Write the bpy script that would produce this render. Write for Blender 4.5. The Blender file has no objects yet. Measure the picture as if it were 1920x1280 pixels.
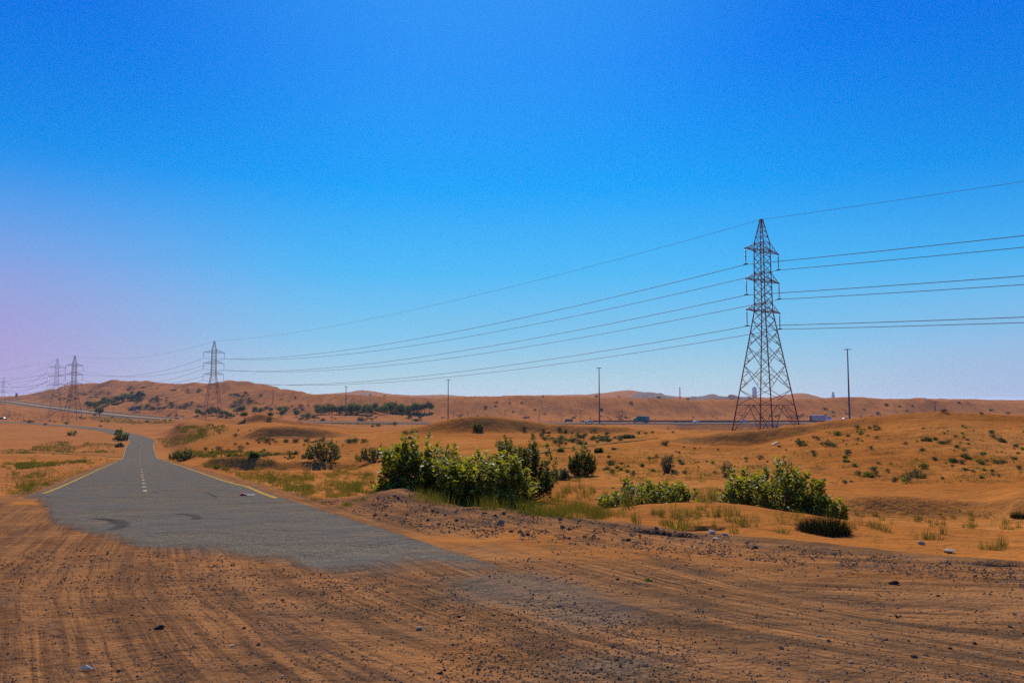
import bpy, math, random
import numpy as np
from mathutils import Vector, Matrix

# ---------------------------------------------------------------- camera, sky, sun, exposure
SC = bpy.context.scene
COL = SC.collection
F = 1500.0                                   # focal length in pixels of the 1920 wide photograph
HOR = 752.0                                  # row of the true horizon
TH = math.atan((HOR - 640.0) / F)
CT, ST = math.cos(TH), math.sin(TH)
cam = bpy.data.cameras.new('camera'); camo = bpy.data.objects.new('camera', cam); COL.objects.link(camo)
cam.lens = F / 1920.0 * 36.0; cam.sensor_width = 36.0; cam.clip_start = 0.1; cam.clip_end = 60000
camo.location = (0, 0, 0); camo.rotation_euler = (math.pi / 2 + TH, 0, 0)
SC.camera = camo

SUN_EL, SUN_AZ = math.radians(41), math.radians(-4)          # azimuth from +Y towards +X
sun = bpy.data.lights.new('sun', 'SUN'); suno = bpy.data.objects.new('sun', sun); COL.objects.link(suno)
sun.energy = 5.0; sun.angle = math.radians(0.53); sun.color = (1.0, 0.91, 0.74)
sd = Vector((math.sin(SUN_AZ) * math.cos(SUN_EL), math.cos(SUN_AZ) * math.cos(SUN_EL), math.sin(SUN_EL)))
suno.rotation_euler = sd.to_track_quat('Z', 'Y').to_euler()

SC.cycles.use_denoising = False; SC.cycles.sample_clamp_indirect = 1.5; SC.cycles.sample_clamp_direct = 5.0
SC.view_settings.view_transform = 'Standard'; SC.view_settings.look = 'None'
SC.view_settings.exposure = 0.0; SC.view_settings.gamma = 1.0


class NT:
    """tiny node-graph helper"""
    def __init__(s, tree): s.t = tree; s.n = tree.nodes; s.l = tree.links
    def put(s, sock, v):
        if v is None: return
        if isinstance(v, bpy.types.NodeSocket): s.l.new(v, sock)
        elif isinstance(v, (tuple, list)):
            sock.default_value = tuple(v) + (1.0,) if (len(v) == 3 and len(sock.default_value) == 4) else tuple(v)
        else: sock.default_value = v
    def math(s, op, a, b=None, c=None, clamp=False):
        n = s.n.new('ShaderNodeMath'); n.operation = op; n.use_clamp = clamp
        for i, v in enumerate((a, b, c)):
            if v is not None: s.put(n.inputs[i], v)
        return n.outputs[0]
    def vmath(s, op, a, b=None, out=0):
        n = s.n.new('ShaderNodeVectorMath'); n.operation = op
        s.put(n.inputs[0], a)
        if b is not None: s.put(n.inputs[1], b)
        return n.outputs[out]
    def mix(s, f, a, b, blend='MIX'):
        n = s.n.new('ShaderNodeMix'); n.data_type = 'RGBA'; n.blend_type = blend
        s.put(n.inputs[0], f); s.put(n.inputs[6], a); s.put(n.inputs[7], b); return n.outputs[2]
    def ramp(s, f, stops, interp='LINEAR'):
        n = s.n.new('ShaderNodeValToRGB'); cr = n.color_ramp; cr.interpolation = interp
        while len(cr.elements) < len(stops): cr.elements.new(0.5)
        for e, (p, c) in zip(cr.elements, stops):
            e.position = p; e.color = (c, c, c, 1) if isinstance(c, (int, float)) else tuple(c) + (1,)
        s.put(n.inputs[0], f); return n.outputs[0]
    def mapr(s, v, a, b, c=0.0, d=1.0, smooth=True):
        n = s.n.new('ShaderNodeMapRange'); n.interpolation_type = 'SMOOTHSTEP' if smooth else 'LINEAR'
        s.put(n.inputs[0], v)
        for i, q in enumerate((a, b, c, d)): s.put(n.inputs[i + 1], q)
        return n.outputs[0]
    def noise(s, vec, scale, detail=4, rough=0.55, dist=0.0):
        n = s.n.new('ShaderNodeTexNoise'); s.put(n.inputs['Vector'], vec)
        n.inputs['Scale'].default_value = scale; n.inputs['Detail'].default_value = detail
        n.inputs['Roughness'].default_value = rough; n.inputs['Distortion'].default_value = dist
        return n.outputs[0]
    def comb(s, x, y, z=0.0):
        n = s.n.new('ShaderNodeCombineXYZ'); s.put(n.inputs[0], x); s.put(n.inputs[1], y); s.put(n.inputs[2], z); return n.outputs[0]
    def sep(s, v):
        n = s.n.new('ShaderNodeSeparateXYZ'); s.put(n.inputs[0], v); return n.outputs
    def attr(s, name):
        n = s.n.new('ShaderNodeAttribute'); n.attribute_name = name; return n.outputs['Fac']
    def bump(s, h, strength, dist, normal=None):
        n = s.n.new('ShaderNodeBump'); n.inputs['Strength'].default_value = strength
        n.inputs['Distance'].default_value = dist; s.put(n.inputs['Height'], h)
        if normal is not None: s.put(n.inputs['Normal'], normal)
        return n.outputs[0]


# ---- sky
W = bpy.data.worlds.new('World'); SC.world = W; W.use_nodes = True
wt = NT(W.node_tree); wt.n.clear()
sky = wt.n.new('ShaderNodeTexSky'); sky.sky_type = 'NISHITA'; sky.sun_disc = False
sky.sun_elevation = SUN_EL; sky.sun_rotation = SUN_AZ
sky.air_density = 1.0; sky.dust_density = 0.6; sky.ozone_density = 3.0
tc = wt.n.new('ShaderNodeTexCoord')
D = wt.vmath('NORMALIZE', tc.outputs['Generated'])
dx, dy, dz = wt.sep(D)[:3]
SKYK = 10.0     # colours below are divided by the background strength
def k(c, s=SKYK): return tuple(v * s for v in c)
low = wt.ramp(dz, [(0.0, (.52, .64, .70)), (.03, (.40, .61, .74)), (.08, (.21, .55, .83)), (.16, (.070, .48, .92)), (.26, (.004, .36, .96)), (.40, (.0, .22, .90)), (.60, (.0, .12, .7)), (.9, (.0, .07, .4))])
az = wt.math('ARCTAN2', dx, dy)
side = wt.math('ABSOLUTE', az)
lowmask = wt.mapr(dz, 0.30, 0.0)
vl = wt.math('MULTIPLY', wt.mapr(az, -0.18, -0.66), wt.mapr(dz, 0.29, 0.04))
vr = wt.math('MULTIPLY', wt.mapr(az, 0.22, 0.62), wt.mapr(dz, 0.15, 0.0))
c1 = wt.mix(wt.math('MULTIPLY', vl, 0.85), low, (.42, .27, .62))
c2 = wt.mix(wt.math('MULTIPLY', vr, 0.55), c1, (.30, .36, .72))
# the bright part of the sky around the sun, which stands above the frame
sdn = (sd.x, sd.y, sd.z)
cosang = wt.vmath('DOT_PRODUCT', D, sdn, out=1)
glow = wt.mapr(cosang, 0.88, 1.0)
c3 = wt.mix(wt.math('MULTIPLY', glow, 0.42), c2, (.06, .45, 1.0))
dark = wt.math('MULTIPLY', wt.mapr(side, 0.10, 0.65), wt.mapr(dz, 0.05, 0.35))
c4 = wt.mix(wt.math('MULTIPLY', dark, 0.46), c3, (.0, .12, .62))
c5 = wt.vmath('SCALE', c4); c5.node.inputs[3].default_value = SKYK
c6 = wt.mix(0.992, sky.outputs[0], c5)
bg = wt.n.new('ShaderNodeBackground'); bg.inputs[1].default_value = 0.1; wt.put(bg.inputs[0], c6)
wo = wt.n.new('ShaderNodeOutputWorld'); wt.l.new(bg.outputs[0], wo.inputs[0])

# ---------------------------------------------------------------- helpers
rnd = random.Random(7)
def rng(seed): return np.random.default_rng(seed)

def tag(o, label=None, cat=None, group=None, kind=None):
    if label: o['label'] = label
    if cat: o['category'] = cat
    if group: o['group'] = group
    if kind: o['kind'] = kind
    return o
def empty(name, loc=(0, 0, 0), rz=0.0):
    o = bpy.data.objects.new(name, None); COL.objects.link(o); o.location = loc; o.rotation_euler = (0, 0, rz)
    o.empty_display_size = 0.2
    return o
def link_mesh(name, me, parent=None, loc=None, rz=0.0, scale=None):
    o = bpy.data.objects.new(name, me); COL.objects.link(o)
    if parent is not None: o.parent = parent
    if loc is not None: o.location = loc
    if rz: o.rotation_euler = (0, 0, rz)
    if scale is not None: o.scale = scale if isinstance(scale, (tuple, list)) else (scale,) * 3
    return o
def copy_tree(o, parent=None):
    c = o.copy(); COL.objects.link(c)
    if parent is not None: c.parent = parent
    for ch in list(o.children): copy_tree(ch, c)
    return c

class MB:
    """collects vertices and faces, then links them as one mesh"""
    def __init__(s): s.v = []; s.f = []; s.m = []; s.n = 0
    def add(s, v, f, mat=0):
        s.v.extend(v); s.f.extend([tuple(i + s.n for i in q) for q in f]); s.m.extend([mat] * len(f)); s.n += len(v)
    def box(s, c, d, rz=0.0, mat=0, taper=(1, 1)):
        x, y, z = d[0] / 2, d[1] / 2, d[2] / 2; ca, sa = math.cos(rz), math.sin(rz); vs = []
        for sz in (-1, 1):
            tx, ty = (taper if sz > 0 else (1, 1))
            for sx, sy in ((-1, -1), (1, -1), (1, 1), (-1, 1)):
                px, py = sx * x * tx, sy * y * ty
                vs.append((c[0] + px * ca - py * sa, c[1] + px * sa + py * ca, c[2] + sz * z))
        s.add(vs, [(3, 2, 1, 0), (4, 5, 6, 7), (0, 1, 5, 4), (1, 2, 6, 5), (2, 3, 7, 6), (3, 0, 4, 7)], mat)
    def bar(s, a, b, r0, r1=None, n=4, mat=0, caps=True):
        a, b = Vector(a), Vector(b); r1 = r0 if r1 is None else r1
        d = b - a
        if d.length < 1e-6: return
        d.normalize(); up = Vector((0, 0, 1)) if abs(d.z) < .9 else Vector((1, 0, 0))
        u = d.cross(up).normalized(); w = d.cross(u)
        vs = []
        for p, r in ((a, r0), (b, r1)):
            for i in range(n):
                q = 2 * math.pi * (i + .5) / n
                vs.append(tuple(p + u * (r * math.cos(q)) + w * (r * math.sin(q))))
        fs = [(i, (i + 1) % n, n + (i + 1) % n, n + i) for i in range(n)]
        if caps: fs += [tuple(range(n))[::-1], tuple(range(n, 2 * n))]
        s.add(vs, fs, mat)
    def tube(s, pts, rs, n=5, mat=0):
        if isinstance(rs, (int, float)): rs = [rs] * len(pts)
        P = [Vector(p) for p in pts]; vs = []; u = None
        for i, p in enumerate(P):
            d = (P[min(i + 1, len(P) - 1)] - P[max(i - 1, 0)]).normalized()
            if u is None:
                up = Vector((0, 0, 1)) if abs(d.z) < .9 else Vector((1, 0, 0)); u = d.cross(up).normalized()
            u = (u - d * u.dot(d)).normalized(); w = d.cross(u)
            for j in range(n):
                q = 2 * math.pi * j / n; vs.append(tuple(p + (u * math.cos(q) + w * math.sin(q)) * rs[i]))
        fs = []
        for i in range(len(P) - 1):
            for j in range(n):
                fs.append((i * n + j, i * n + (j + 1) % n, (i + 1) * n + (j + 1) % n, (i + 1) * n + j))
        fs += [tuple(range(n))[::-1], tuple(range((len(P) - 1) * n, len(P) * n))]
        s.add(vs, fs, mat)
    def prism(s, prof, y0, y1, mat=0, inset=0.0, iz=0.0):
        """side profile (x,z) swept from y0 to y1"""
        n = len(prof); vs = [(x, y0, z) for x, z in prof] + [(x, y1, z) for x, z in prof]
        s.add(vs, [tuple(range(n)), tuple(range(n, 2 * n))[::-1]] + [(i, n + i, n + (i + 1) % n, (i + 1) % n) for i in range(n)], mat)
    def wheel(s, c, r, w, n=16, mat=0):
        vs = []; 
        for sy in (-1, 1):
            for i in range(n):
                q = 2 * math.pi * i / n; vs.append((c[0] + r * math.cos(q), c[1] + sy * w / 2, c[2] + r * math.sin(q)))
        s.add(vs, [tuple(range(n)), tuple(range(n, 2 * n))[::-1]] + [(i, n + i, n + (i + 1) % n, (i + 1) % n) for i in range(n)], mat)
    def mesh(s, name, mats, smooth=False):
        me = bpy.data.meshes.new(name); me.from_pydata([tuple(v) for v in s.v], [], s.f)
        for m in (mats if isinstance(mats, (list, tuple)) else [mats]): me.materials.append(m)
        if isinstance(mats, (list, tuple)) and len(mats) > 1: me.polygons.foreach_set('material_index', s.m)
        if smooth: me.polygons.foreach_set('use_smooth', [True] * len(me.polygons))
        me.update(); return me
    def build(s, name, mats, parent=None, smooth=False, loc=None, rz=0.0):
        return link_mesh(name, s.mesh(name, mats, smooth), parent, loc, rz)

def np_mesh(name, V, faces, mats, smooth=False, attrs=None, matidx=None):
    """V (n,3) array, faces: list of int arrays, each (m,k)"""
    me = bpy.data.meshes.new(name); V = np.asarray(V, np.float32)
    me.vertices.add(len(V)); me.vertices.foreach_set('co', V.ravel())
    loops = np.concatenate([f.ravel() for f in faces]).astype(np.int32)
    tot = np.concatenate([np.full(len(f), f.shape[1], np.int32) for f in faces])
    me.loops.add(len(loops)); me.loops.foreach_set('vertex_index', loops)
    me.polygons.add(len(tot)); st = np.concatenate([[0], np.cumsum(tot)[:-1]]).astype(np.int32)
    me.polygons.foreach_set('loop_start', st)
    try: me.polygons.foreach_set('loop_total', tot)
    except Exception: pass
    if smooth: me.polygons.foreach_set('use_smooth', np.ones(len(tot), bool))
    for m in (mats if isinstance(mats, (list, tuple)) else [mats]): me.materials.append(m)
    if matidx is not None: me.polygons.foreach_set('material_index', np.asarray(matidx, np.int32))
    if attrs:
        for kx, a in attrs.items():
            at = me.attributes.new(kx, 'FLOAT', 'POINT'); at.data.foreach_set('value', np.asarray(a, np.float32))
    me.update(calc_edges=True); me.validate()
    return me

# ---------------------------------------------------------------- numpy noise
def _hash(ix, iy, seed):
    h = (ix.astype(np.int64) * 374761393 + iy.astype(np.int64) * 668265263 + seed * 1442695041) & 0xffffffff
    h = ((h ^ (h >> 13)) * 1274126177) & 0xffffffff
    h = ((h ^ (h >> 16)) * 2246822519) & 0xffffffff
    return ((h ^ (h >> 15)) & 0xffff) / 65535.0
def vnoise(x, y, seed=0):
    ix, iy = np.floor(x), np.floor(y); fx, fy = x - ix, y - iy
    fx = fx * fx * fx * (fx * (fx * 6 - 15) + 10); fy = fy * fy * fy * (fy * (fy * 6 - 15) + 10)
    a, b, c, d = _hash(ix, iy, seed), _hash(ix + 1, iy, seed), _hash(ix, iy + 1, seed), _hash(ix + 1, iy + 1, seed)
    return (a * (1 - fx) + b * fx) * (1 - fy) + (c * (1 - fx) + d * fx) * fy - 0.5
def fbm(x, y, seed=0, octv=4, gain=0.5):
    s = 0; a = 1.0
    for i in range(octv):
        s = s + a * vnoise(x * 2 ** i + 17.3 * i, y * 2 ** i - 9.1 * i, seed + i); a *= gain
    return s
def sstep(a, b, v):
    t = np.clip((v - a) / (b - a), 0, 1); return t * t * (3 - 2 * t)

# ---------------------------------------------------------------- terrain as a height field
def t_of(px, py):
    cx, cy = (px - 960) / F, (640 - py) / F; return cx / (CT - cy * ST)
def zr_of(py):
    cy = (640 - py) / F; return (ST + cy * CT) / (CT - cy * ST)          # z / Y of the row
def at(px, py, Y): return (t_of(px, py) * Y, Y, zr_of(py) * Y)
def px_of(x, y, z):
    zc = y * CT + z * ST; return 960 + F * x / zc, 640 - F * (z * CT - y * ST) / zc
def plane(Y): return np.where(Y < 193, -1.6 - 0.0627 * np.clip(Y, 0, None), -13.7)

P = 'P'
def Z(v): return ('z', v)
# each line: list of (px, Y, row | P | Z(z)) - crests and feet of the dunes at their own distances
LINES = [
 [(-800, 2, P), (2800, 2, P)],
 [(-800, 8, P), (1200, 8, P), (2800, 7, P)],
 # gravel rim of the lay-by
 [(-800, 25, P), (560, 25, P), (620, 25, 938), (760, 25, 920), (850, 22, 944), (960, 19, 958), (1100, 18, 970), (1200, 16, 985), (1300, 15, 1000), (1500, 14, 1014), (1700, 12.5, 1040), (1920, 11, 1065), (2800, 10, 1080)],
 [(-800, 28, P), (560, 28, P), (760, 28, Z(-3.45)), (960, 21.5, Z(-3.1)), (1200, 18, Z(-2.85)), (1400, 17, Z(-2.75)), (1700, 15, Z(-2.75)), (1920, 14, Z(-2.7)), (2800, 13, Z(-2.6))],
 # low sand ridge before the right-hand bushes
 [(-800, 30.5, P), (560, 30.5, P), (760, 30, Z(-3.7)), (1000, 23.5, Z(-3.3)), (1100, 22, 965), (1180, 21.5, 954), (1240, 21.5, 945), (1340, 21.5, 944), (1450, 21, 957), (1560, 20.5, 974), (1650, 20, 985), (1800, 20, 992), (1920, 20, 1000), (2800, 20, 1000)],
 [(-800, 33, P), (560, 33, P), (760, 32.5, Z(-3.85)), (1000, 28, Z(-3.6)), (1240, 26, Z(-3.75)), (1400, 26, Z(-3.85)), (1560, 26, Z(-4.1)), (1800, 26, Z(-4.15)), (2800, 26, Z(-4.2))],
 # foot and lip of the sand step on the right
 [(-800, 36, P), (560, 36, P), (800, 35.5, Z(-4.0)), (1100, 35.5, Z(-4.05)), (1300, 35.5, Z(-4.35)), (1450, 35.7, Z(-4.8)), (1600, 36.2, 968), (1700, 36.2, 972), (1800, 36.4, 975), (1860, 36.4, 975), (1920, 36.0, 970), (2800, 37.0, 970)],
 [(-800, 38, P), (560, 38, P), (800, 38, Z(-4.1)), (1100, 38, 909), (1300, 38, 912), (1450, 38, 922), (1560, 38.4, 932), (1650, 38.2, 930), (1750, 38.4, 935), (1830, 38.8, 941), (1920, 38.2, 928), (2100, 38, 925), (2800, 38, 925)],
 [(-800, 47, P), (560, 47, P), (800, 47, 895), (1000, 47, 891), (1200, 47, 886), (1350, 47, 895), (1560, 47, 913), (1700, 47, 912), (1920, 47, 900), (2800, 47, 898)],
 [(-800, 60, P), (380, 60, P), (560, 60, 884), (800, 60, 873), (1000, 60, 866), (1200, 60, 862), (1350, 60, 868), (1500, 60, 874), (1600, 60, 868), (1700, 60, 866), (1790, 60, 862), (1920, 60, 866), (2800, 60, 866)],
 # small dune by the road: foot and lip
 [(-800, 75, P), (360, 77.2, P), (380, 77.2, 879), (515, 77.2, 881), (640, 77.2, 880), (670, 77.2, 873), (700, 75, 868), (800, 75, 858), (1000, 75, 848), (1200, 75, 847), (1300, 75, 850), (1400, 75, 851), (1500, 75, 844), (1600, 75, 832), (1700, 75, 826), (1790, 75, 822), (1920, 75, 830), (2800, 75, 830)],
 [(-800, 79, P), (350, 79, P), (372, 79, 868), (405, 79, 857), (465, 79, 855), (505, 79, 859), (535, 79, 865), (580, 79, 865), (640, 79, 868), (700, 79, 863), (800, 79, 855), (1000, 79, 846), (1200, 79, 844), (1300, 79, 847), (1400, 79, 847), (1500, 79, 838), (1600, 79, 823), (1700, 79, 815), (1790, 79, 811), (1920, 79, 816), (2800, 79, 816)],
 # big right-hand dune: foot of the steep band, then the crest
 [(-800, 91, P), (340, 91, P), (415, 91, 866), (515, 91, 864), (640, 91, 861), (700, 91, 853), (800, 91, 846), (1000, 91, 838), (1100, 91, 834), (1200, 91, 831), (1240, 91, 829), (1280, 91.9, 832), (1340, 91.9, 835), (1405, 91.9, 835), (1455, 91.9, 827), (1500, 91.9, 818), (1560, 91.9, 806), (1640, 91.9, 796), (1700, 91, 790), (1790, 91, 788), (1920, 91, 792), (2800, 91, 792)],
 [(-800, 95, P), (340, 95, P), (415, 95, 865), (515, 95, 861), (640, 95, 857), (700, 95, 850), (800, 95, 843), (1000, 95, 834), (1100, 95, 830), (1200, 95, 826), (1240, 95, 822), (1300, 95, 815), (1355, 95, 809), (1405, 95, 806), (1455, 95, 801), (1505, 95, 796), (1560, 95, 788.5), (1590, 95, 786), (1690, 95, 777), (1740, 95, 774), (1790, 95, 773), (1865, 95, 777), (1920, 95, 779), (2100, 95, 782), (2800, 95, 786)],
 [(-800, 125, P), (312, 125, P), (340, 125, 858), (400, 125, 846), (490, 125, 836), (600, 125, 829), (700, 125, 827), (800, 125, 823), (905, 125, 821), (1100, 125, 819), (1240, 125, 817), (1300, 120, 817), (1360, 112, Z(-5.6)), (1450, 112, Z(-5.6)), (1560, 110, Z(-4.5)), (1790, 110, Z(-3.2)), (2800, 110, Z(-3.5))],
 [(-800, 140, P), (305, 140, P), (340, 140, 852), (400, 140, 838), (450, 142, 829), (469, 142.5, 827), (486, 142.5, 823), (533, 142.5, 823), (574, 142.5, 823), (633, 143.2, 820), (677, 144, 818), (720, 142, 813), (780, 141.5, 814), (830, 141.0, 812), (930, 141.0, 811), (1000, 141.8, 813), (1080, 142.8, 813), (1160, 143.6, 812), (1220, 142, 812), (1280, 140, 813), (1350, 140, Z(-6.6)), (1500, 140, Z(-6.6)), (2800, 140, Z(-6.6))],
 [(-800, 146, P), (300, 146, P), (340, 146, 849), (400, 146, 832), (450, 146, 820), (469, 146, 812), (486, 146, 803), (500, 146, 801), (536, 146, 799), (574, 146, 800), (633, 146, 808), (677, 146, 815), (720, 146, 810), (770, 146, 802), (830, 146, 789), (880, 146, 781), (905, 146, 780), (980, 146, 787), (1030, 146, 795), (1080, 146, 797), (1155, 146, 800), (1220, 146, 808), (1280, 146, 811), (1350, 146, Z(-6.7)), (1500, 146, Z(-6.7)), (2800, 146, Z(-6.7))],
 [(-800, 185, P), (295, 185, P), (340, 185, 842), (400, 185, 815), (450, 185, 800), (490, 185, 796), (515, 185, 796), (565, 185, 799), (615, 185, 802), (685, 185, 806), (750, 185, 803), (830, 185, Z(-6.4)), (905, 185, Z(-6.4)), (1100, 185, Z(-6.4)), (1250, 185, 806), (1350, 185, 807), (1440, 185, Z(-7.4)), (2800, 185, Z(-7.4))],
 [(-800, 225.9, Z(-13.7)), (300, 225.9, Z(-13.7)), (340, 225.9, 826), (370, 225.9, 804), (400, 225.9, 790), (445, 225.9, 795), (490, 225.9, 791), (515, 225.9, 792), (560, 227.2, 797), (620, 228, 800.5), (685, 228.6, 804.5), (750, 225.9, 804), (830, 225.9, Z(-9)), (1250, 225.9, Z(-9.5)), (1350, 225.9, Z(-9.9)), (2800, 225.9, Z(-9.4))],
 [(-800, 230, Z(-13.7)), (300, 230, Z(-13.7)), (340, 230, 825), (370, 230, 803), (400, 230, 788), (415, 230, 785), (450, 230, 787), (470, 230, 779), (490, 230, 775), (515, 230, 781), (540, 230, 787), (590, 230, 793), (615, 230, 796.5), (660, 230, 801), (685, 230, 803), (750, 230, 804), (830, 230, Z(-9)), (1250, 230, Z(-9.6)), (1350, 230, Z(-10)), (2800, 230, Z(-9.5))],
 [(-800, 300, Z(-13.7)), (285, 300, Z(-13.7)), (312, 300, 812), (325, 300, 803), (340, 300, 792), (370, 300, 787), (400, 300, Z(-8)), (490, 300, Z(-9.0)), (600, 300, Z(-11)), (700, 300, Z(-12)), (1200, 300, Z(-13)), (1350, 300, Z(-14)), (1500, 300, Z(-12.5)), (2800, 300, Z(-12))],
 [(-800, 420, Z(-13.7)), (600, 420, Z(-13.9)), (1200, 420, Z(-14)), (1260, 420, Z(-15.5)), (1290, 420, Z(-18)), (1470, 420, Z(-18)), (1520, 420, Z(-14)), (2800, 420, Z(-14))],
 [(-800, 530, Z(-14.3)), (100, 530, Z(-14.3)), (250, 520, Z(-13.7)), (380, 500, Z(-10.8)), (420, 510, Z(-11.5)), (600, 520, Z(-13.7)), (1240, 520, Z(-13.7)), (1290, 520, Z(-18)), (1470, 520, Z(-18)), (1530, 520, Z(-14)), (2800, 520, Z(-13.7))],
 # foot of the long far dune wall / hills
 [(-800, 1500, 752), (0, 1500, 752), (60, 1300, 757), (100, 1100, 762), (190, 900, 766), (300, 800, 772), (430, 740, 778), (560, 720, 779), (700, 715, 779), (1000, 695, 780), (1400, 685, 780), (1700, 690, 779), (1920, 760, 774), (2800, 760, 774)],
 [(-800, 1750, 749), (0, 1750, 748), (60, 1550, 746), (100, 1350, 742), (190, 1130, 742), (300, 1000, 745), (430, 880, 748), (560, 775, 764), (700, 750, 765), (1000, 728, 765), (1400, 716, 766), (1700, 722, 766), (1920, 790, 765), (2800, 790, 765)],
 # its crest
 [(-800, 2000, 748), (0, 2000, 747), (40, 1850, 744.5), (100, 1650, 731), (160, 1500, 722), (200, 1400, 720), (270, 1300, 721), (300, 1250, 718), (345, 1200, 723), (400, 1120, 722), (415, 1100, 719), (430, 1080, 715), (460, 1040, 720), (500, 980, 728), (540, 900, 738), (560, 860, 743), (600, 830, 745.5), (640, 820, 744), (700, 810, 744.5), (800, 800, 745.5), (900, 790, 744), (1000, 780, 744.5), (1100, 770, 745), (1300, 765, 746.5), (1400, 765, 747), (1500, 765, 746), (1700, 780, 747.5), (1800, 800, 749.5), (1920, 850, 752.5), (2800, 900, 751)],
 [(-800, 2600, 753), (400, 2000, Z(4)), (560, 1600, Z(-2)), (800, 1600, Z(-2)), (2800, 1600, Z(-4))],
 [(-800, 4000, 752), (500, 4000, 747), (560, 3000, 743.5), (600, 3000, 740), (640, 3000, 737.5), (680, 3000, 733), (700, 3000, 734.5), (730, 3000, 739), (760, 3000, 740.5), (860, 3000, 743), (900, 3000, 745), (960, 3000, 744), (1000, 3000, 741.5), (1050, 3000, 741), (1100, 3000, 740), (1130, 3000, 738), (1180, 3000, 733.5), (1200, 3000, 735), (1240, 3000, 740), (1280, 3000, 745), (1440, 3000, 745), (1480, 3000, 739), (1500, 3000, 737), (1515, 3000, 738.5), (1530, 3000, 743), (1560, 3000, 747), (1700, 3000, 749), (1920, 3500, 752), (2800, 4000, 752)],
 [(-800, 5500, Z(-14)), (2800, 5500, Z(-14))],
 [(-800, 16000, Z(-14)), (2800, 16000, Z(-14))],
]
def pchip_slopes(X, Yv):
    h = np.diff(X, axis=0); d = np.diff(Yv, axis=0) / h
    m = np.zeros_like(Yv); w1 = 2 * h[1:] + h[:-1]; w2 = h[1:] + 2 * h[:-1]
    same = (d[:-1] * d[1:]) > 0
    with np.errstate(divide='ignore', invalid='ignore'):
        hm = (w1 + w2) / (w1 / d[:-1] + w2 / d[1:])
    m[1:-1] = np.where(same, hm, 0); m[0] = d[0]; m[-1] = d[-1]
    return m
def pchip_eval(X, Yv, q):
    """X, Yv: (K,N) knots per column, q: (N,)"""
    K, N = X.shape; q = np.clip(q, X[0], X[-1]); m = pchip_slopes(X, Yv)
    i = np.clip((q[None, :] >= X).sum(0) - 1, 0, K - 2); c = np.arange(N)
    x0, x1, y0, y1, m0, m1 = X[i, c], X[i + 1, c], Yv[i, c], Yv[i + 1, c], m[i, c], m[i + 1, c]
    h = x1 - x0; s = (q - x0) / h
    return (2 * s**3 - 3 * s**2 + 1) * y0 + (s**3 - 2 * s**2 + s) * h * m0 + (-2 * s**3 + 3 * s**2) * y1 + (s**3 - s**2) * h * m1
_TG = np.linspace(-1.6, 1.6, 3201); _LY, _LZ = [], []
for ln in LINES:
    ts, ys, zs = [], [], []
    for px, Y, sp in ln:
        if sp == P: z = float(plane(np.array(float(Y))))
        elif isinstance(sp, tuple): z = sp[1]
        else: z = zr_of(sp) * Y
        py = 640 - F * (z * CT - Y * ST) / (Y * CT + z * ST)
        ts.append(t_of(px, py)); ys.append(Y); zs.append(z)
    ts = np.array(ts); N = len(_TG)
    tg = np.clip(_TG, ts[0], ts[-1])
    _LY.append(np.interp(tg, ts, ys))
    _LZ.append(pchip_eval(np.repeat(ts[:, None], N, 1), np.repeat(np.array(zs, float)[:, None], N, 1), tg))
_LY, _LZ = np.array(_LY), np.array(_LZ)
# soften the polylines a little along their length
_ker = np.hanning(9); _ker /= _ker.sum()
for i in range(len(_LY)):
    _LZ[i, 4:-4] = np.convolve(_LZ[i], _ker, 'valid'); _LY[i, 4:-4] = np.convolve(_LY[i], _ker, 'valid')

def spline(pts, step=4.0):
    P_ = [np.array(p, float) for p in pts]; P_ = [2 * P_[0] - P_[1]] + P_ + [2 * P_[-1] - P_[-2]]; out = []
    for i in range(1, len(P_) - 2):
        a, b, c, d = P_[i - 1:i + 3]; n = max(2, int(np.linalg.norm(c - b) / step))
        for j in range(n):
            s = j / n; out.append(0.5 * ((2 * b) + (-a + c) * s + (2 * a - 5 * b + 4 * c - d) * s**2 + (-a + 3 * b - 3 * c + d) * s**3))
    out.append(P_[-2]); return np.array(out)
def rc(Y): return -10.9 - 0.4633 * (Y - 24.2)
ROAD = spline([(rc(3), 3, 0), (rc(30), 30, 0), (rc(80), 80, 0), (rc(140), 140, 0), (rc(190), 190, 0), (rc(240), 240, 0), (rc(290), 290, 0), (-168, 345, 0), (-205, 398, 0), (-258, 458, 0), (-330, 528, 0), (-430, 610, 0)], 2.0)
ROAD[:, 2] = [float(plane(np.array(y))) for y in ROAD[:, 1]]
# ease the dip where the slope meets the valley floor
_k = np.ones(15) / 15; ROAD[7:-7, 2] = np.convolve(ROAD[:, 2], _k, 'valid')
HWAY = spline([(900, 470, -13.0), (500, 478, -13.0), (200, 486, -13.0), (60, 490, -13.1), (-60, 500, -13.2), (-160, 540, -13.3), (-258, 610, -13.4), (-400, 775, -10.9), (-585, 1010, -6.7), (-880, 1360, 1.6), (-1300, 1800, 3)], 8.0)
def near_line(L, x, y):
    """distance to the polyline and height of it there"""
    d = np.full(x.shape, 1e9); zz = np.zeros_like(x)
    for i in range(0, len(L) - 1):
        a, b = L[i], L[i + 1]; ab = b[:2] - a[:2]
        s = np.clip(((x - a[0]) * ab[0] + (y - a[1]) * ab[1]) / (ab @ ab), 0, 1)
        q = np.hypot(x - a[0] - s * ab[0], y - a[1] - s * ab[1]); k_ = q < d
        d = np.where(k_, q, d); zz = np.where(k_, a[2] + s * (b[2] - a[2]), zz)
    return d, zz
ROADc, HWAYc = ROAD[::6], HWAY[::3]
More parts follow.
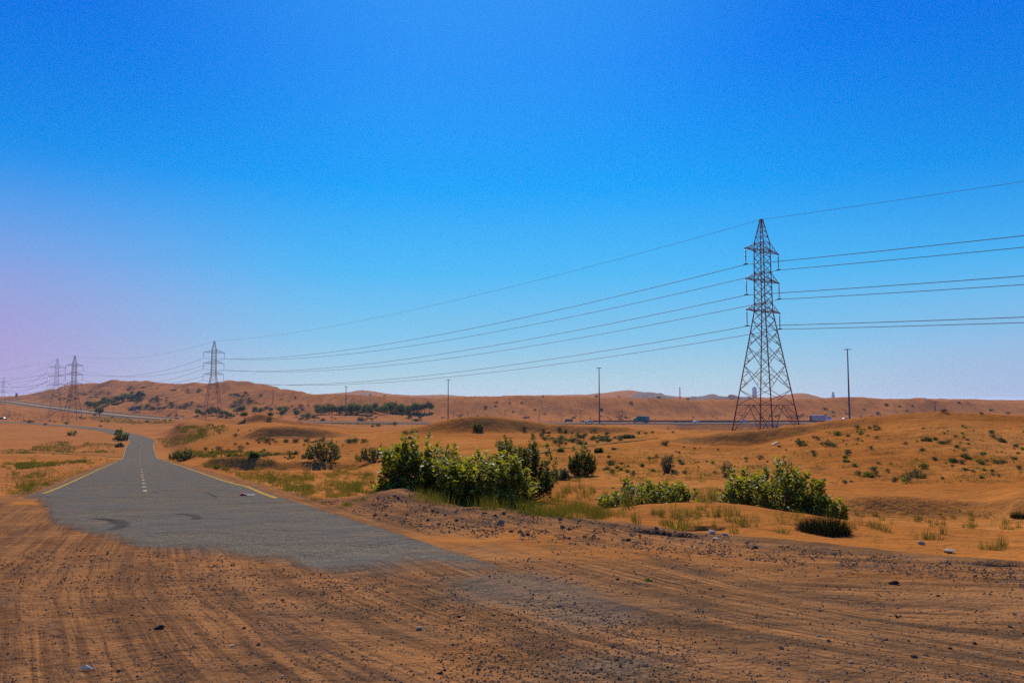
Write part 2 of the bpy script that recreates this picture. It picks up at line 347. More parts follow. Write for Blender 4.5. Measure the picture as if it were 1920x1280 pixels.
def height(x, y):
    x = np.asarray(x, float); y = np.asarray(y, float); sh = x.shape; x = x.ravel(); y = y.ravel()
    out = np.empty_like(x)
    for s in range(0, len(x), 200000):
        out[s:s + 200000] = _height(x[s:s + 200000], y[s:s + 200000])
    return out.reshape(sh)
def _height(x, y):
    Y = np.clip(y, 2.0, 15900); t = np.clip(x / Y, -1.59, 1.59)
    g = (t - _TG[0]) / (_TG[1] - _TG[0]); i = g.astype(int); f = g - i
    X = _LY[:, i] * (1 - f) + _LY[:, i + 1] * f; Zk = _LZ[:, i] * (1 - f) + _LZ[:, i + 1] * f
    z = pchip_eval(X, Zk, Y)
    z = np.where(y < 2, -1.6 - 0.0627 * np.clip(y, 0, 2), z)
    far = sstep(14, 60, y)
    z = z + far * (0.26 + .74 * sstep(240, 420, y)) * (0.60 * fbm(x / 26, y / 26, 3, 3) + 0.22 * fbm(x / 7, y / 7, 5, 3))
    z = z + sstep(30, 45, y) * (1 - sstep(250, 400, y)) * .09 * (.5 - np.abs(fbm(x / 4.5 + 3, y / 2.6, 8, 3)) * 2)
    z = z + sstep(44, 56, y) * (1 - sstep(86, 91, y)) * sstep(-8, 8, x) * (.55 * (.35 - np.abs(fbm((x + .8 * y) / 15, (y - .4 * x) / 9, 61, 3))) + .16 * fbm(x / 3.2, y / 3.2, 63, 3))
    z = z + sstep(95, 108, y) * (1 - sstep(128, 138, y)) * .35 * fbm(x / 9, y / 6, 65, 3)
    z = z + sstep(11, 20, y) * 0.07 * fbm(x / 1.6, y / 1.6, 11, 4) + 0.020 * fbm(x / .45, y / .45, 12, 3) * (1 - sstep(12, 40, y))
    # far dune wall: gullies and spurs that run down its face
    fw = sstep(600, 720, y) * (1 - sstep(1700, 2300, y))
    lft = sstep(-120, -250, x)
    xs = x + (y - 700) * (0.75 - 1.3 * sstep(60, 400, x)) + 25 * fbm(x / 90, y / 90, 21, 2)
    z = z + fw * (4.0 * fbm(xs / 60, y / 260, 22, 3, .55) + 2.0 * fbm(xs / 20, y / 140, 23, 3, .55)) + fw * lft * (11 * fbm(x / 75, y / 75, 25, 4, .55))
    z = z + sstep(2200, 2900, y) * (1 - sstep(3300, 4500, y)) * 9 * fbm(x / 130, y / 200, 30, 4)
    m = (y > -5) & (y < 650) & (x < 40)
    if m.any():
        d, zz = near_line(ROADc, x[m], y[m]); w = 1 - sstep(4.6, 6.6 + np.clip(y[m] - 90, 0, 300) * .04, d)
        z[m] = z[m] * (1 - w) + (zz - 0.05 * (1 - sstep(3.4, 4.3, d)) * sstep(26, 34, y[m])) * w
    m = (y > 380) & (y < 2000)
    if m.any():
        d, zz = near_line(HWAYc, x[m], y[m]); wl = sstep(90, 100, x[m]) * (1 - sstep(150, 160, x[m])) * (y[m] < 485); w = (1 - sstep(19, 38, d)) * (1 - wl) + (1 - sstep(18.5, 20.5, d)) * wl
        z[m] = z[m] * (1 - w) + (zz - 0.5) * w
    m = (y < 24) & (y > 2)
    if m.any():     # wheel ruts of the lay-by
        xm, ym = x[m], y[m]; A = .91 * (3.2 - xm) + .42 * (9.6 - ym); B = .11 * (3.2 - xm) + .54 * (9.6 - ym); rr = np.hypot(np.clip(A, 0, None), np.clip(B, 0, None)) + np.minimum(np.maximum(A, B), 0); an = (A - B) * .12
        z[m] += (1 - sstep(14, 22, ym)) * (.030 * vnoise(rr * 1.7, an * 2, 41) + (.016 * (.3 + vnoise(xm / 1.7, ym / 1.7, 47)) * 1.4) * vnoise(rr * 5.0, an * 3, 42))
    # two small scours behind the rim
    for hx, hy, r in HOLES:
        z = z - 0.34 * np.exp(-(((x - hx) / (r * 1.9))**2 + ((y - hy) / r)**2)**2)
    for hx, hy, r, a in MOUNDS:
        q = ((x - hx) / r)**2 + ((y - hy) / (r * .7))**2
        z = z + a * np.exp(-q)
    return z
HOLES = []; MOUNDS = []
def table():
    global TT, TY, TH_
    TT = np.linspace(-0.80, 0.80, 1100); TY = 3 * np.exp(np.linspace(0, math.log(5000 / 3), 900))
    TH_ = height(TT[:, None] * TY[None, :], np.repeat(TY[None, :], len(TT), 0))
table()
for hp in ((1245, 1000, .30), (1320, 991, .24), (1880, 1056, .2)):
    _t = t_of(hp[0], hp[1]); _c = int(round((_t + .8) / 1.6 * 1099)); _r = np.argmax(TH_[_c] > zr_of(hp[1]) * TY)
    HOLES.append((_t * TY[_r], TY[_r], hp[2]))
MOUNDS.append((at(752, 930, 25)[0], 24.6, .9, .10))
table()
def hit(px, py):
    """where the sight line of a pixel meets the ground"""
    px = np.atleast_1d(np.asarray(px, float)); py = np.atleast_1d(np.asarray(py, float))
    t = t_of(px, py); g = np.clip((t - TT[0]) / (TT[1] - TT[0]), 0, len(TT) - 1.001); i = g.astype(int); f = (g - i)[:, None]
    H = TH_[i] * (1 - f) + TH_[i + 1] * f; R = zr_of(py)[:, None] * TY[None, :]
    below = (R < H); idx = np.argmax(below, 1); ok = below.any(1) & (idx > 0); idx = np.clip(idx, 1, None)
    c = np.arange(len(t)); a = (R - H)[c, idx - 1]; b = (R - H)[c, idx]; s = np.clip(a / (a - b + 1e-9), 0, 1)
    Y = TY[idx - 1] + s * (TY[idx] - TY[idx - 1])
    x = t * Y; return x, Y, height(x, Y), ok
def spot(px, py):
    x, y, z, ok = hit(px, py); return float(x[0]), float(y[0]), float(z[0])
def upat(px, Y):
    x = t_of(px, 780) * Y; return float(x), float(Y), float(height(np.array([x]), np.array([Y]))[0])

# ---------------------------------------------------------------- materials
MATS = {}
def new_mat(name):
    m = bpy.data.materials.new(name); m.use_nodes = True; t = NT(m.node_tree); t.n.clear()
    o = t.n.new('ShaderNodeOutputMaterial'); b = t.n.new('ShaderNodeBsdfPrincipled'); t.l.new(b.outputs[0], o.inputs[0])
    b.inputs['Specular IOR Level'].default_value = 0.0; b.inputs['Roughness'].default_value = 0.95
    MATS[name] = m; return m, t, b, o
def simple(name, col, rough=0.8, metal=0.0, var=0.15, scale=3.0, spec=0.3):
    m, t, b, o = new_mat(name); g = t.n.new('ShaderNodeTexCoord')
    n = t.noise(g.outputs['Object'], scale, 4, .6)
    c = t.mix(n, tuple(v * (1 - var) for v in col), tuple(min(1, v * (1 + var)) for v in col)); t.put(b.inputs['Base Color'], c)
    b.inputs['Roughness'].default_value = rough; b.inputs['Metallic'].default_value = metal
    b.inputs['Specular IOR Level'].default_value = spec
    return m

def ground_nodes(t, dust=None):
    """sand, gravel lay-by with wheel tracks, worn tar; returns colour, normal"""
    pos = t.n.new('ShaderNodeNewGeometry').outputs['Position']; x, y, z = t.sep(pos)[:3]
    p2 = t.comb(x, y, 0.0)
    grav, tar, sandy, redn = t.attr('gravel'), t.attr('tar'), t.attr('sandy'), t.attr('red')
    n_big = t.noise(p2, 0.05, 4, .55); n_mid = t.noise(p2, 0.7, 4, .6); n_fine = t.noise(p2, 9.0, 5, .7); n_gr = t.noise(p2, 45.0, 3, .7)
    # dune sand
    sand = t.mix(t.mapr(n_big, .35, .65), (.455, .174, .040), (.35, .118, .023))
    sand = t.mix(t.math('MULTIPLY', redn, .55), sand, (.37, .145, .068))
    # broad red-brown bands, then finer dark streaks standing in for shaded relief far off
    xs = t.comb(t.math('MULTIPLY', x, .03), t.math('MULTIPLY', y, .006), 0.0)
    sand = t.mix(t.math('MULTIPLY', t.mapr(t.noise(xs, 1.0, 5, .6), .45, .7), .35), sand, (.36, .13, .045))
    sand = t.mix(t.math('MULTIPLY', t.mapr(n_fine, .45, .7), .42), sand, (.30, .11, .035))
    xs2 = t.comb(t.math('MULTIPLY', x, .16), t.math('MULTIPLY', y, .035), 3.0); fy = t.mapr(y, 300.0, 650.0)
    sand = t.mix(t.math('MULTIPLY', fy, t.math('MULTIPLY', t.mapr(t.noise(xs2, 1.0, 6, .65), .46, .60), .65)), sand, (.24, .095, .044))  # shading of the far slopes, put into the sand colour as streaks
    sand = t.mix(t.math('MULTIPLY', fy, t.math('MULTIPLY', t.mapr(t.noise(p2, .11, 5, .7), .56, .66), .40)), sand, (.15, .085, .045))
    sand = t.mix(t.math('MULTIPLY', t.mapr(n_mid, .46, .66), .42), sand, (.26, .095, .028))
    # lay-by: compacted sand and grit, in sweeping wheel tracks round a centre right ahead
    pw = t.vmath('SUBTRACT', (3.2, 9.6, 0.0), p2)
    A_ = t.vmath('DOT_PRODUCT', pw, (.91, .42, 0.0), out=1); B_ = t.vmath('DOT_PRODUCT', pw, (.11, .54, 0.0), out=1)
    A0, B0 = t.math('MAXIMUM', A_, 0.0), t.math('MAXIMUM', B_, 0.0)
    r = t.math('ADD', t.math('SQRT', t.math('ADD', t.math('MULTIPLY', A0, A0), t.math('MULTIPLY', B0, B0))), t.math('MINIMUM', t.math('MAXIMUM', A_, B_), 0.0))
    ang = t.math('MULTIPLY', t.math('SUBTRACT', A_, B_), .12)
    rr = t.math('ADD', r, t.math('MULTIPLY', t.math('SUBTRACT', t.noise(p2, .16, 2, .5), .5), .45))
    tr1 = t.noise(t.comb(t.math('MULTIPLY', rr, 2.2), t.math('MULTIPLY', ang, 2.0)), 1.0, 5, .62)
    tr2 = t.noise(t.comb(t.math('MULTIPLY', rr, 13.0), t.math('MULTIPLY', ang, 3.0), 4.0), 1.0, 3, .6)
    lv = t.mapr(t.math('ADD', t.math('MULTIPLY', tr1, .6), t.math('MULTIPLY', t.noise(p2, .9, 5, .65), .4)), .40, .57)
    g1 = t.mix(lv, (.155, .080, .036), (.385, .170, .060))
    g1 = t.mix(t.math('MULTIPLY', t.mapr(n_mid, .42, .72), .45), g1, (.15, .095, .055))
    g1 = t.mix(t.math('MULTIPLY', t.math('MULTIPLY', t.mapr(tr2, .46, .60), t.mapr(t.noise(p2, .45, 3, .6), .36, .56)), .78), g1, (.105, .056, .028))
    g1 = t.mix(t.math('MULTIPLY', t.mapr(x, 1.5, -6.0), .28), g1, (.33, .120, .042))
    g1 = t.mix(t.math('MULTIPLY', t.mapr(n_gr, .55, .72), .55), g1, (.070, .055, .045))
    g1 = t.mix(t.math('MULTIPLY', t.mapr(n_gr, .40, .28), .35), g1, (.45, .27, .14))
    g1 = t.mix(t.math('MULTIPLY', t.mapr(t.noise(p2, 130.0, 2, .6), .50, .75), .5), g1, (.08, .055, .04))
    # dark loose chippings lying in the hollows between the tracks
    dk = t.math('MULTIPLY', t.mapr(t.noise(t.comb(t.math('MULTIPLY', rr, 1.1), t.math('MULTIPLY', ang, 3.4), 9.0), 1.0, 5, .65), .56, .68), t.mapr(t.noise(p2, 22.0, 4, .75), .40, .58))
    g1 = t.mix(t.math('MULTIPLY', dk, .50), g1, (.060, .052, .048))
    gm = t.mapr(t.math('ADD', grav, t.math('MULTIPLY', t.math('SUBTRACT', t.noise(p2, 1.3, 5, .65), .5), .9)), .35, .62)
    gm = t.math('MULTIPLY', gm, t.math('SUBTRACT', 1.0, t.math('MULTIPLY', sandy, t.mapr(n_mid, .30, .55))))
    col = t.mix(gm, sand, g1)
    # old tar showing through
    vor = t.n.new('ShaderNodeTexVoronoi'); vor.inputs['Scale'].default_value = 55.0; t.put(vor.inputs['Vector'], p2)
    chip = t.sep(vor.outputs['Color'])[0]
    tarc = t.mix(t.mapr(chip, .15, .95), (.078, .066, .050), (.185, .152, .110))
    tarc = t.mix(t.math('MULTIPLY', t.mapr(chip, .86, .90), .8), tarc, (.30, .22, .10))
    tarc = t.mix(t.mapr(t.noise(p2, .35, 3, .5), .35, .7), tarc, (.125, .108, .086))
    tarc = t.mix(t.math('MULTIPLY', t.mapr(t.noise(p2, .55, 6, .7), .50, .72), .38), tarc, (.24, .125, .050))
    nn = t.math('ADD', t.math('MULTIPLY', t.math('SUBTRACT', t.noise(p2, 1.1, 4, .65), .5), .85), t.math('MULTIPLY', t.math('SUBTRACT', n_gr, .5), 1.6))
    if dust is None:
        tm = t.math('MULTIPLY', t.mapr(t.math('ADD', tar, nn), .45, .95), .62)
    else:
        tm = t.math('SUBTRACT', 1.0, t.mapr(t.math('ADD', dust, nn), .30, .80))
        # skid marks
        for (ax, ay, rad, wid, ph0, ph1) in SKIDS:
            q = t.vmath('SUBTRACT', p2, (ax, ay, 0.0)); rq = t.vmath('LENGTH', q, out=1)
            qx, qy, _ = t.sep(q)[:3]; an = t.math('ARCTAN2', qy, qx)
            k1 = t.math('MULTIPLY', t.mapr(t.math('ABSOLUTE', t.math('SUBTRACT', rq, rad)), wid, wid * .3), t.math('MULTIPLY', t.mapr(an, ph0, ph0 + .12), t.mapr(an, ph1, ph1 - .12)))
            tarc = t.mix(t.math('MULTIPLY', k1, t.mapr(n_gr, .3, .6, .35, .75)), tarc, (.032, .030, .030))
    col = t.mix(tm, col, tarc)
    # relief: wind ripples on open sand, grit on the lay-by
    w = t.n.new('ShaderNodeTexWave'); w.wave_type = 'BANDS'; w.bands_direction = 'Y'; w.inputs['Scale'].default_value = 3.4
    w.inputs['Distortion'].default_value = 5.0; w.inputs['Detail'].default_value = 2.0; w.inputs['Detail Scale'].default_value = .7; t.put(w.inputs['Vector'], p2)
    hs = t.math('ADD', t.math('MULTIPLY', w.outputs['Fac'], .20), t.math('MULTIPLY', n_fine, .5))
    hg = t.math('ADD', t.math('MULTIPLY', n_gr, .8), t.math('ADD', t.math('MULTIPLY', tr2, .9), t.math('MULTIPLY', n_fine, .8)))
    hh = t.n.new('ShaderNodeMix'); hh.data_type = 'FLOAT'; t.put(hh.inputs[0], gm); t.put(hh.inputs[2], hs); t.put(hh.inputs[3], hg)
    h2 = t.n.new('ShaderNodeMix'); h2.data_type = 'FLOAT'; t.put(h2.inputs[0], tm); t.put(h2.inputs[2], hh.outputs[0]); t.put(h2.inputs[3], t.math('ADD', t.math('MULTIPLY', chip, .35), .8))
    nrm = t.bump(h2.outputs[0], 0.9, 0.035)
    nrm = t.bump(t.noise(t.comb(x, y, 0.0), 0.35, 6, .65), 0.7, 0.8, nrm)
    return col, nrm, tm
a1, a2 = spot(203, 968), spot(345, 965)
SKIDS = []
def skid(pa, pb, bend, wid):
    """arc through two ground points"""
    A, B = np.array(spot(*pa)[:2]), np.array(spot(*pb)[:2]); M_ = (A + B) / 2; d = B - A; L = np.hypot(*d); n = np.array((-d[1], d[0])) / L
    R = L * L / (8 * bend) + bend / 2; c = M_ - n * (R - bend)
    pa_ = math.atan2(*(A - c)[::-1]); pb_ = math.atan2(*(B - c)[::-1])
    if abs(pa_ - pb_) > math.pi: return
    SKIDS.append((c[0], c[1], R, wid, min(pa_, pb_), max(pa_, pb_)))
skid((167, 972), (200, 996), .5, .22); skid((168, 972), (206, 984), .25, .16)
skid((320, 963), (362, 976), .3, .17); skid((370, 925), (405, 936), .2, .10); skid((318, 934), (352, 932), .2, .12)

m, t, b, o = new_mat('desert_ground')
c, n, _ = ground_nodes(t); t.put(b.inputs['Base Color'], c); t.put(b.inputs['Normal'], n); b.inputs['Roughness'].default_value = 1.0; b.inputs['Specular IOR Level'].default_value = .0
m, t, b, o = new_mat('asphalt')
c, n, tm = ground_nodes(t, t.attr('dust')); t.put(b.inputs['Base Color'], c); t.put(b.inputs['Normal'], n); b.inputs['Roughness'].default_value = 1.0; b.inputs['Specular IOR Level'].default_value = .03
def paint(name, col, edge=0.35):
    m, t, b, o = new_mat(name); p = t.n.new('ShaderNodeNewGeometry').outputs['Position']
    w = t.mapr(t.noise(p, 3.0, 6, .75), .40, .62)
    t.put(b.inputs['Base Color'], t.mix(t.math('MULTIPLY', w, edge), col, (.17, .15, .12))); b.inputs['Roughness'].default_value = .7
paint('yellow_paint', (.50, .26, .03), .6); paint('white_paint', (.50, .38, .20), .55)

def leaf_mat(name, ca, cb, trans=.35, tcol=None, rough=.45, scale=1.3, spec=.4):
    m, t, b, o = new_mat(name); g = t.n.new('ShaderNodeNewGeometry')
    oi = t.n.new('ShaderNodeObjectInfo')
    v = t.math('ADD', t.math('MULTIPLY', t.math('POWER', g.outputs['Random Per Island'], 2.2), .8), t.math('MULTIPLY', oi.outputs['Random'], .2))
    c = t.mix(v, ca, cb)
    t.put(b.inputs['Base Color'], c); b.inputs['Roughness'].default_value = rough; b.inputs['Specular IOR Level'].default_value = spec
    tr = t.n.new('ShaderNodeBsdfTranslucent'); t.put(tr.inputs[0], t.mix(v, tcol or ca, tuple(min(1, q * 1.5) for q in (tcol or cb))))
    mx = t.n.new('ShaderNodeMixShader'); mx.inputs[0].default_value = trans
    t.l.new(b.outputs[0], mx.inputs[1]); t.l.new(tr.outputs[0], mx.inputs[2]); t.l.new(mx.outputs[0], o.inputs[0])
    return m
leaf_mat('milkweed_leaf', (.034, .046, .005), (.33, .31, .05), .36, (.40, .37, .012), .5, spec=.10)
leaf_mat('dark_leaf', (.040, .052, .008), (.15, .145, .025), .30, (.20, .19, .010), .65, spec=.1)
leaf_mat('dark_grass', (.022, .024, .005), (.060, .055, .012), .10, (.05, .05, .008), .9, spec=0)
leaf_mat('shrub_leaf', (.045, .058, .020), (.110, .110, .040), .25, (.09, .10, .02), .7, spec=.2)
leaf_mat('far_shrub_leaf', (.045, .050, .030), (.085, .080, .045), .2, (.06, .06, .02), .8, spec=.1)
leaf_mat('tree_leaf', (.055, .070, .022), (.14, .155, .045), .30, (.14, .16, .02), .7, spec=.2)
leaf_mat('grass_blade', (.12, .095, .014), (.29, .18, .035), .32, (.24, .17, .015), .6, spec=.2)
leaf_mat('green_grass_blade', (.070, .070, .008), (.16, .125, .015), .32, (.16, .14, .008), .6, spec=.2)
leaf_mat('dry_twig', (.10, .065, .038), (.20, .14, .08), .0, None, .9, spec=.1)
simple('bark', (.13, .095, .065), .95, var=.4, scale=9)
simple('steel', (.20, .055, .042), .7, .0, .35, 1.0)
simple('galvanised', (.09, .075, .075), .8, .0, .25, 1.0)
simple('wire', (.13, .13, .15), .6, .3, .1, 1.0)
simple('insulator', (.12, .06, .045), .3, 0, .2, 5, .6)
simple('concrete', (.30, .27, .23), .9, 0, .25, .6)
simple('hazed_tower_glass', (.30, .36, .46), .4, 0, .2, .02)  # blue of the distance haze is mixed into the towers' own colour
simple('white_body', (.74, .74, .73), .35, 0, .04, 2, .5)
simple('silver_body', (.48, .50, .52), .32, .3, .05, 2, .5)
simple('dark_body', (.045, .05, .06), .35, .1, .1, 2, .5)
simple('teal_box', (.02, .17, .15), .5, 0, .15, 1, .5)
simple('grey_box', (.20, .24, .25), .6, 0, .2, 1, .5)
simple('violet_box', (.40, .38, .41), .6, 0, .15, .5, .4)
simple('glass_dark', (.02, .025, .03), .08, 0, .1, 1, .8)
simple('tyre', (.025, .025, .025), .9, 0, .2, 4)
simple('rim_metal', (.35, .35, .36), .4, .7, .1, 4)
simple('lamp_glass', (.75, .72, .66), .2, 0, .05, 3, .6)
simple('red_plastic', (.48, .055, .06), .5, 0, .2, 8)
simple('billboard_face', (.22, .15, .24), .6, 0, .25, .4)
simple('pale_paper', (.72, .66, .52), .8, 0, .1, 6)
simple('wood', (.24, .16, .10), .9, 0, .3, 6)
simple('dark_rock', (.115, .055, .055), .95, 0, .35, .06)
def stone_mat(name, ca, cb):
    m, t, b, o = new_mat(name); g = t.n.new('ShaderNodeNewGeometry'); oi = t.n.new('ShaderNodeObjectInfo')
    v = t.math('ADD', t.math('MULTIPLY', g.outputs['Random Per Island'], .6), t.math('MULTIPLY', oi.outputs['Random'], .4))
    c = t.mix(v, ca, cb); nz = t.noise(g.outputs['Position'], 60, 3, .6)
    t.put(b.inputs['Base Color'], t.mix(t.math('MULTIPLY', nz, .4), c, (.20, .12, .07))); t.put(b.inputs['Normal'], t.bump(nz, .5, .01)); b.inputs['Roughness'].default_value = 1.0; b.inputs['Specular IOR Level'].default_value = 0.0
stone_mat('dark_stone', (.022, .017, .014), (.075, .054, .040)); stone_mat('pale_stone', (.28, .19, .115), (.46, .34, .22)); stone_mat('brown_stone', (.10, .065, .045), (.22, .15, .10))

# ---------------------------------------------------------------- the ground sheet
def ys_rows():
    r = [-14.5, -12, -9, -6, -3, -1]; y = 0.0
    while y < 240: r.append(y); y += 0.035 + 0.0062 * y
    while y < 3600: r.append(y); y += 0.011 * y
    while y < 15500: r.append(y); y *= 1.06
    return np.array(r)
TS = np.concatenate([np.linspace(-3.4, -.82, 60)[:-1], np.linspace(-.82, .82, 1000), np.linspace(.82, 3.4, 60)[1:]])
YR = ys_rows()
GX = TS[None, :] * (YR[:, None] + 15.0); GY = np.repeat(YR[:, None], len(TS), 1)
GZ = height(GX, GY)
def rim_y(x, y):
    """distance row of the lay-by rim for a ground point"""
    t_ = np.clip(x / np.clip(y, 2, None), -1.59, 1.59); return np.interp(t_, _TG, _LY[2])
def gravel_mask(x, y):
    ry = rim_y(x, y); g = 1 - sstep(-1.2, 1.8, y - ry - .8)
    left = sstep(0.0, 2.5, (rc(y) - 4.0) - x)                  # left of the road
    gl = 1 - sstep(15, 22, y)
    g = np.where((rc(y) > x), np.where(left > 0, gl * left + g * (1 - left), g), g)
    # loose grit along the verges
    d = np.abs(x - rc(y)); verge = np.exp(-((d - 5.0) / 1.0)**2) * sstep(10, 20, y) * (1 - sstep(150, 200, y))
    return np.clip(np.maximum(g, .62 * verge), 0, 1)
def blob(x, y, px, py, rx, ry):
    a = spot(px, py); return np.exp(-(((x - a[0]) / rx)**2 + ((y - a[1]) / ry)**2))
def masks(x, y):
    tar = np.clip(.95 * blob(x, y, 1000, 1115, .9, .9) + .8 * blob(x, y, 930, 1085, 1.0, 1.2) + .7 * blob(x, y, 1120, 1160, .7, .7) + .85 * blob(x, y, 1170, 1250, .75, .55) + .35 * blob(x, y, 1500, 1180, 1.5, 1.0), 0, 1)
    sandy = np.clip(.9 * blob(x, y, 900, 1010, 2.2, 1.5) + .7 * blob(x, y, 1250, 1040, 2.5, 1.1) + .6 * blob(x, y, 880, 1230, .35, .5) + .5 * blob(x, y, 1750, 1080, 2.2, .7), 0, 1)
    red = np.clip(sstep(110, 300, y) * .8 + .6 * (x < rc(y) - 6) * (y > 10) * (y < 110), 0, 1)
    return dict(gravel=gravel_mask(x, y), tar=tar, sandy=sandy, red=red)
nr, nc = GX.shape
idx = np.arange(nr * nc).reshape(nr, nc)
quads = np.stack([idx[:-1, :-1], idx[:-1, 1:], idx[1:, 1:], idx[1:, :-1]], -1).reshape(-1, 4)
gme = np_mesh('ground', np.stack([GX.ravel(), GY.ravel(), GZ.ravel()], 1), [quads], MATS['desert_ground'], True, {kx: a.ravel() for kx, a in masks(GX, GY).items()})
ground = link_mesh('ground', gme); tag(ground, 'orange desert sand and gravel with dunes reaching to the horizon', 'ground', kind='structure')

# ---------------------------------------------------------------- roads
def offset_line(L, off):
    d = np.gradient(L[:, :2], axis=0); d /= np.linalg.norm(d, axis=1)[:, None]
    return np.stack([L[:, 0] - d[:, 1] * off, L[:, 1] + d[:, 0] * off], 1)
def strip(name, L, o0, o1, lift, mat, n=2, zf=None, parent=None, attrs=None):
    offs = np.linspace(o0, o1, n); rows = [offset_line(L, q) for q in offs]
    V = np.stack(rows, 1); Xs, Ys = V[..., 0], V[..., 1]
    Zs = (zf(Xs, Ys) if zf is not None else np.repeat(L[:, 2:3], n, 1)) + lift
    ix = np.arange(Xs.size).reshape(Xs.shape)
    q = np.stack([ix[:-1, :-1], ix[:-1, 1:], ix[1:, 1:], ix[1:, :-1]], -1).reshape(-1, 4)
    if o1 < o0: pass
    else: q = q[:, ::-1]
    me = np_mesh(name, np.stack([Xs.ravel(), Ys.ravel(), Zs.ravel()], 1), [q], mat, True, attrs(Xs, Ys) if attrs else None)
    return link_mesh(name, me, parent)
HALF = 4.05
# the road: fine near its ragged end, coarser downhill
END = [(66, 938), (84, 950), (92, 978), (150, 996), (215, 1012), (262, 1028), (330, 1032), (420, 1038), (520, 1052), (610, 1075), (700, 1072), (800, 1056), (880, 1066)]
_c = math.cos(math.atan(.4633)); _eu, _ev = [], []
for px_, py_ in END:
    q = spot(px_, py_); _eu.append((q[0] - rc(q[1])) * _c); _ev.append(q[1])
_o = np.argsort(_eu); _eu, _ev = np.array(_eu)[_o], np.array(_ev)[_o]
def dust_attr(Xs, Ys):
    ye = np.interp((Xs - rc(Ys)) * _c, _eu, _ev); d = (Ys - ye) / (0.80 + .08 * np.abs(Ys - 12))
    # distance inside the side edges
    off = np.abs(Xs - rc(Ys)) * math.cos(math.atan(.4633)); far = np.where(Ys < 200, off, 0)
    a = 1 - np.clip(.5 + d * .25, 0, 1)
    e = .40 * sstep(HALF - .30, HALF, far) * (Ys < 190)
    return {**masks(Xs, Ys), 'dust': np.clip(np.maximum(a * 1.25, e), 0, 1.3)}
ROADF = spline([(rc(8.2), 8.2, 0), (rc(20), 20, 0), (rc(60), 60, 0)], .18); ROADM = ROAD[ROAD[:, 1] > 59.9]
ROADM[0, :2] = ROADF[-1, :2]
def build_road():
    parts_v, parts_f, at_ = [], [], []; base = 0
    for L, n in ((ROADF, 48), (ROADM, 13)):
        offs = np.linspace(-HALF, HALF, n); V = np.stack([offset_line(L, q) for q in offs], 1); Xs, Ys = V[..., 0], V[..., 1]
        d, zz = near_line(ROAD[::3], Xs.ravel(), Ys.ravel()); zz = zz.reshape(Xs.shape)
        hz = height(Xs, Ys); ye_ = np.interp((Xs - rc(Ys)) * _c, _eu, _ev); hz = hz - .10 * sstep(.25, 1.0, ye_ - Ys); wf = sstep(24, 34, Ys)
        Zs = (hz + .012) * (1 - wf) + (zz + .025) * wf
        ix = np.arange(Xs.size).reshape(Xs.shape) + base
        parts_f.append(np.stack([ix[:-1, :-1], ix[1:, :-1], ix[1:, 1:], ix[:-1, 1:]], -1).reshape(-1, 4)[:, ::-1])
        parts_v.append(np.stack([Xs.ravel(), Ys.ravel(), Zs.ravel()], 1)); at_.append(dust_attr(Xs, Ys)); base += Xs.size
    A = {kx: np.concatenate([a[kx].ravel() for a in at_]) for kx in at_[0]}
    me = np_mesh('road', np.concatenate(parts_v), parts_f, MATS['asphalt'], True, A)
    return link_mesh('road', me)
road = build_road(); tag(road, 'narrow grey asphalt road running downhill to the left with yellow edge lines', 'road', kind='structure')
def road_z(X, Y):
    d, zz = near_line(ROAD[::3], X.ravel(), Y.ravel()); zz = zz.reshape(X.shape); wf = sstep(24, 34, Y)
    return (height(X, Y) + .012) * (1 - wf) + (zz + .025) * wf
def seg(L, y0, y1): return L[(L[:, 1] >= y0) & (L[:, 1] <= y1)]
ALL = np.concatenate([ROADF, ROADM[1:]])
strip('edge_line', seg(ALL, 24.5, 150), -3.72, -3.90, .006, MATS['yellow_paint'], 2, road_z, road)['label'] = 'long yellow line along the right edge of the road'
strip('edge_line', seg(ALL, 34, 146), 3.60, 3.78, .006, MATS['yellow_paint'], 2, road_z, road)['label'] = 'worn yellow line along the left edge of the road'
strip('edge_line', seg(ALL, 158, 262), -3.66, -3.90, .008, MATS['yellow_paint'], 2, road_z, road)['label'] = 'far yellow line on the right of the road bend'
strip('edge_line', seg(ALL, 168, 330), 3.62, 3.86, .008, MATS['yellow_paint'], 2, road_z, road)['label'] = 'far yellow line on the left of the road bend'
y = 31.5; kx = 0
while y < 330:
    s_ = seg(ALL, y, y + (1.5 if y < 60 else 3.2))
    if len(s_) > 1: strip('centre_dash', s_, -.07, .07, .006, MATS['white_paint'], 2, road_z, road)
    y += 4.6 if y < 70 else 9.0

# highway: two carriageways on a low bank
hw_m, t, b, o = new_mat('highway_asphalt'); p = t.n.new('ShaderNodeNewGeometry').outputs['Position']
t.put(b.inputs['Base Color'], t.mix(t.noise(p, .05, 4), (.080, .064, .052), (.11, .090, .072))); b.inputs['Roughness'].default_value = .95; b.inputs['Specular IOR Level'].default_value = .0
for off, lab in ((-11, 'near carriageway of the grey highway crossing the valley'), (11, 'far carriageway of the grey highway crossing the valley')):
    h_ = strip('highway', HWAY, off - 5.6, off + 5.6, .0, hw_m, 3); tag(h_, lab, 'highway', kind='structure')
    for e_ in (-5.0, 5.0): strip('edge_line', HWAY, off + e_ - .12, off + e_ + .12, .03, MATS['white_paint'], 2, None, h_)
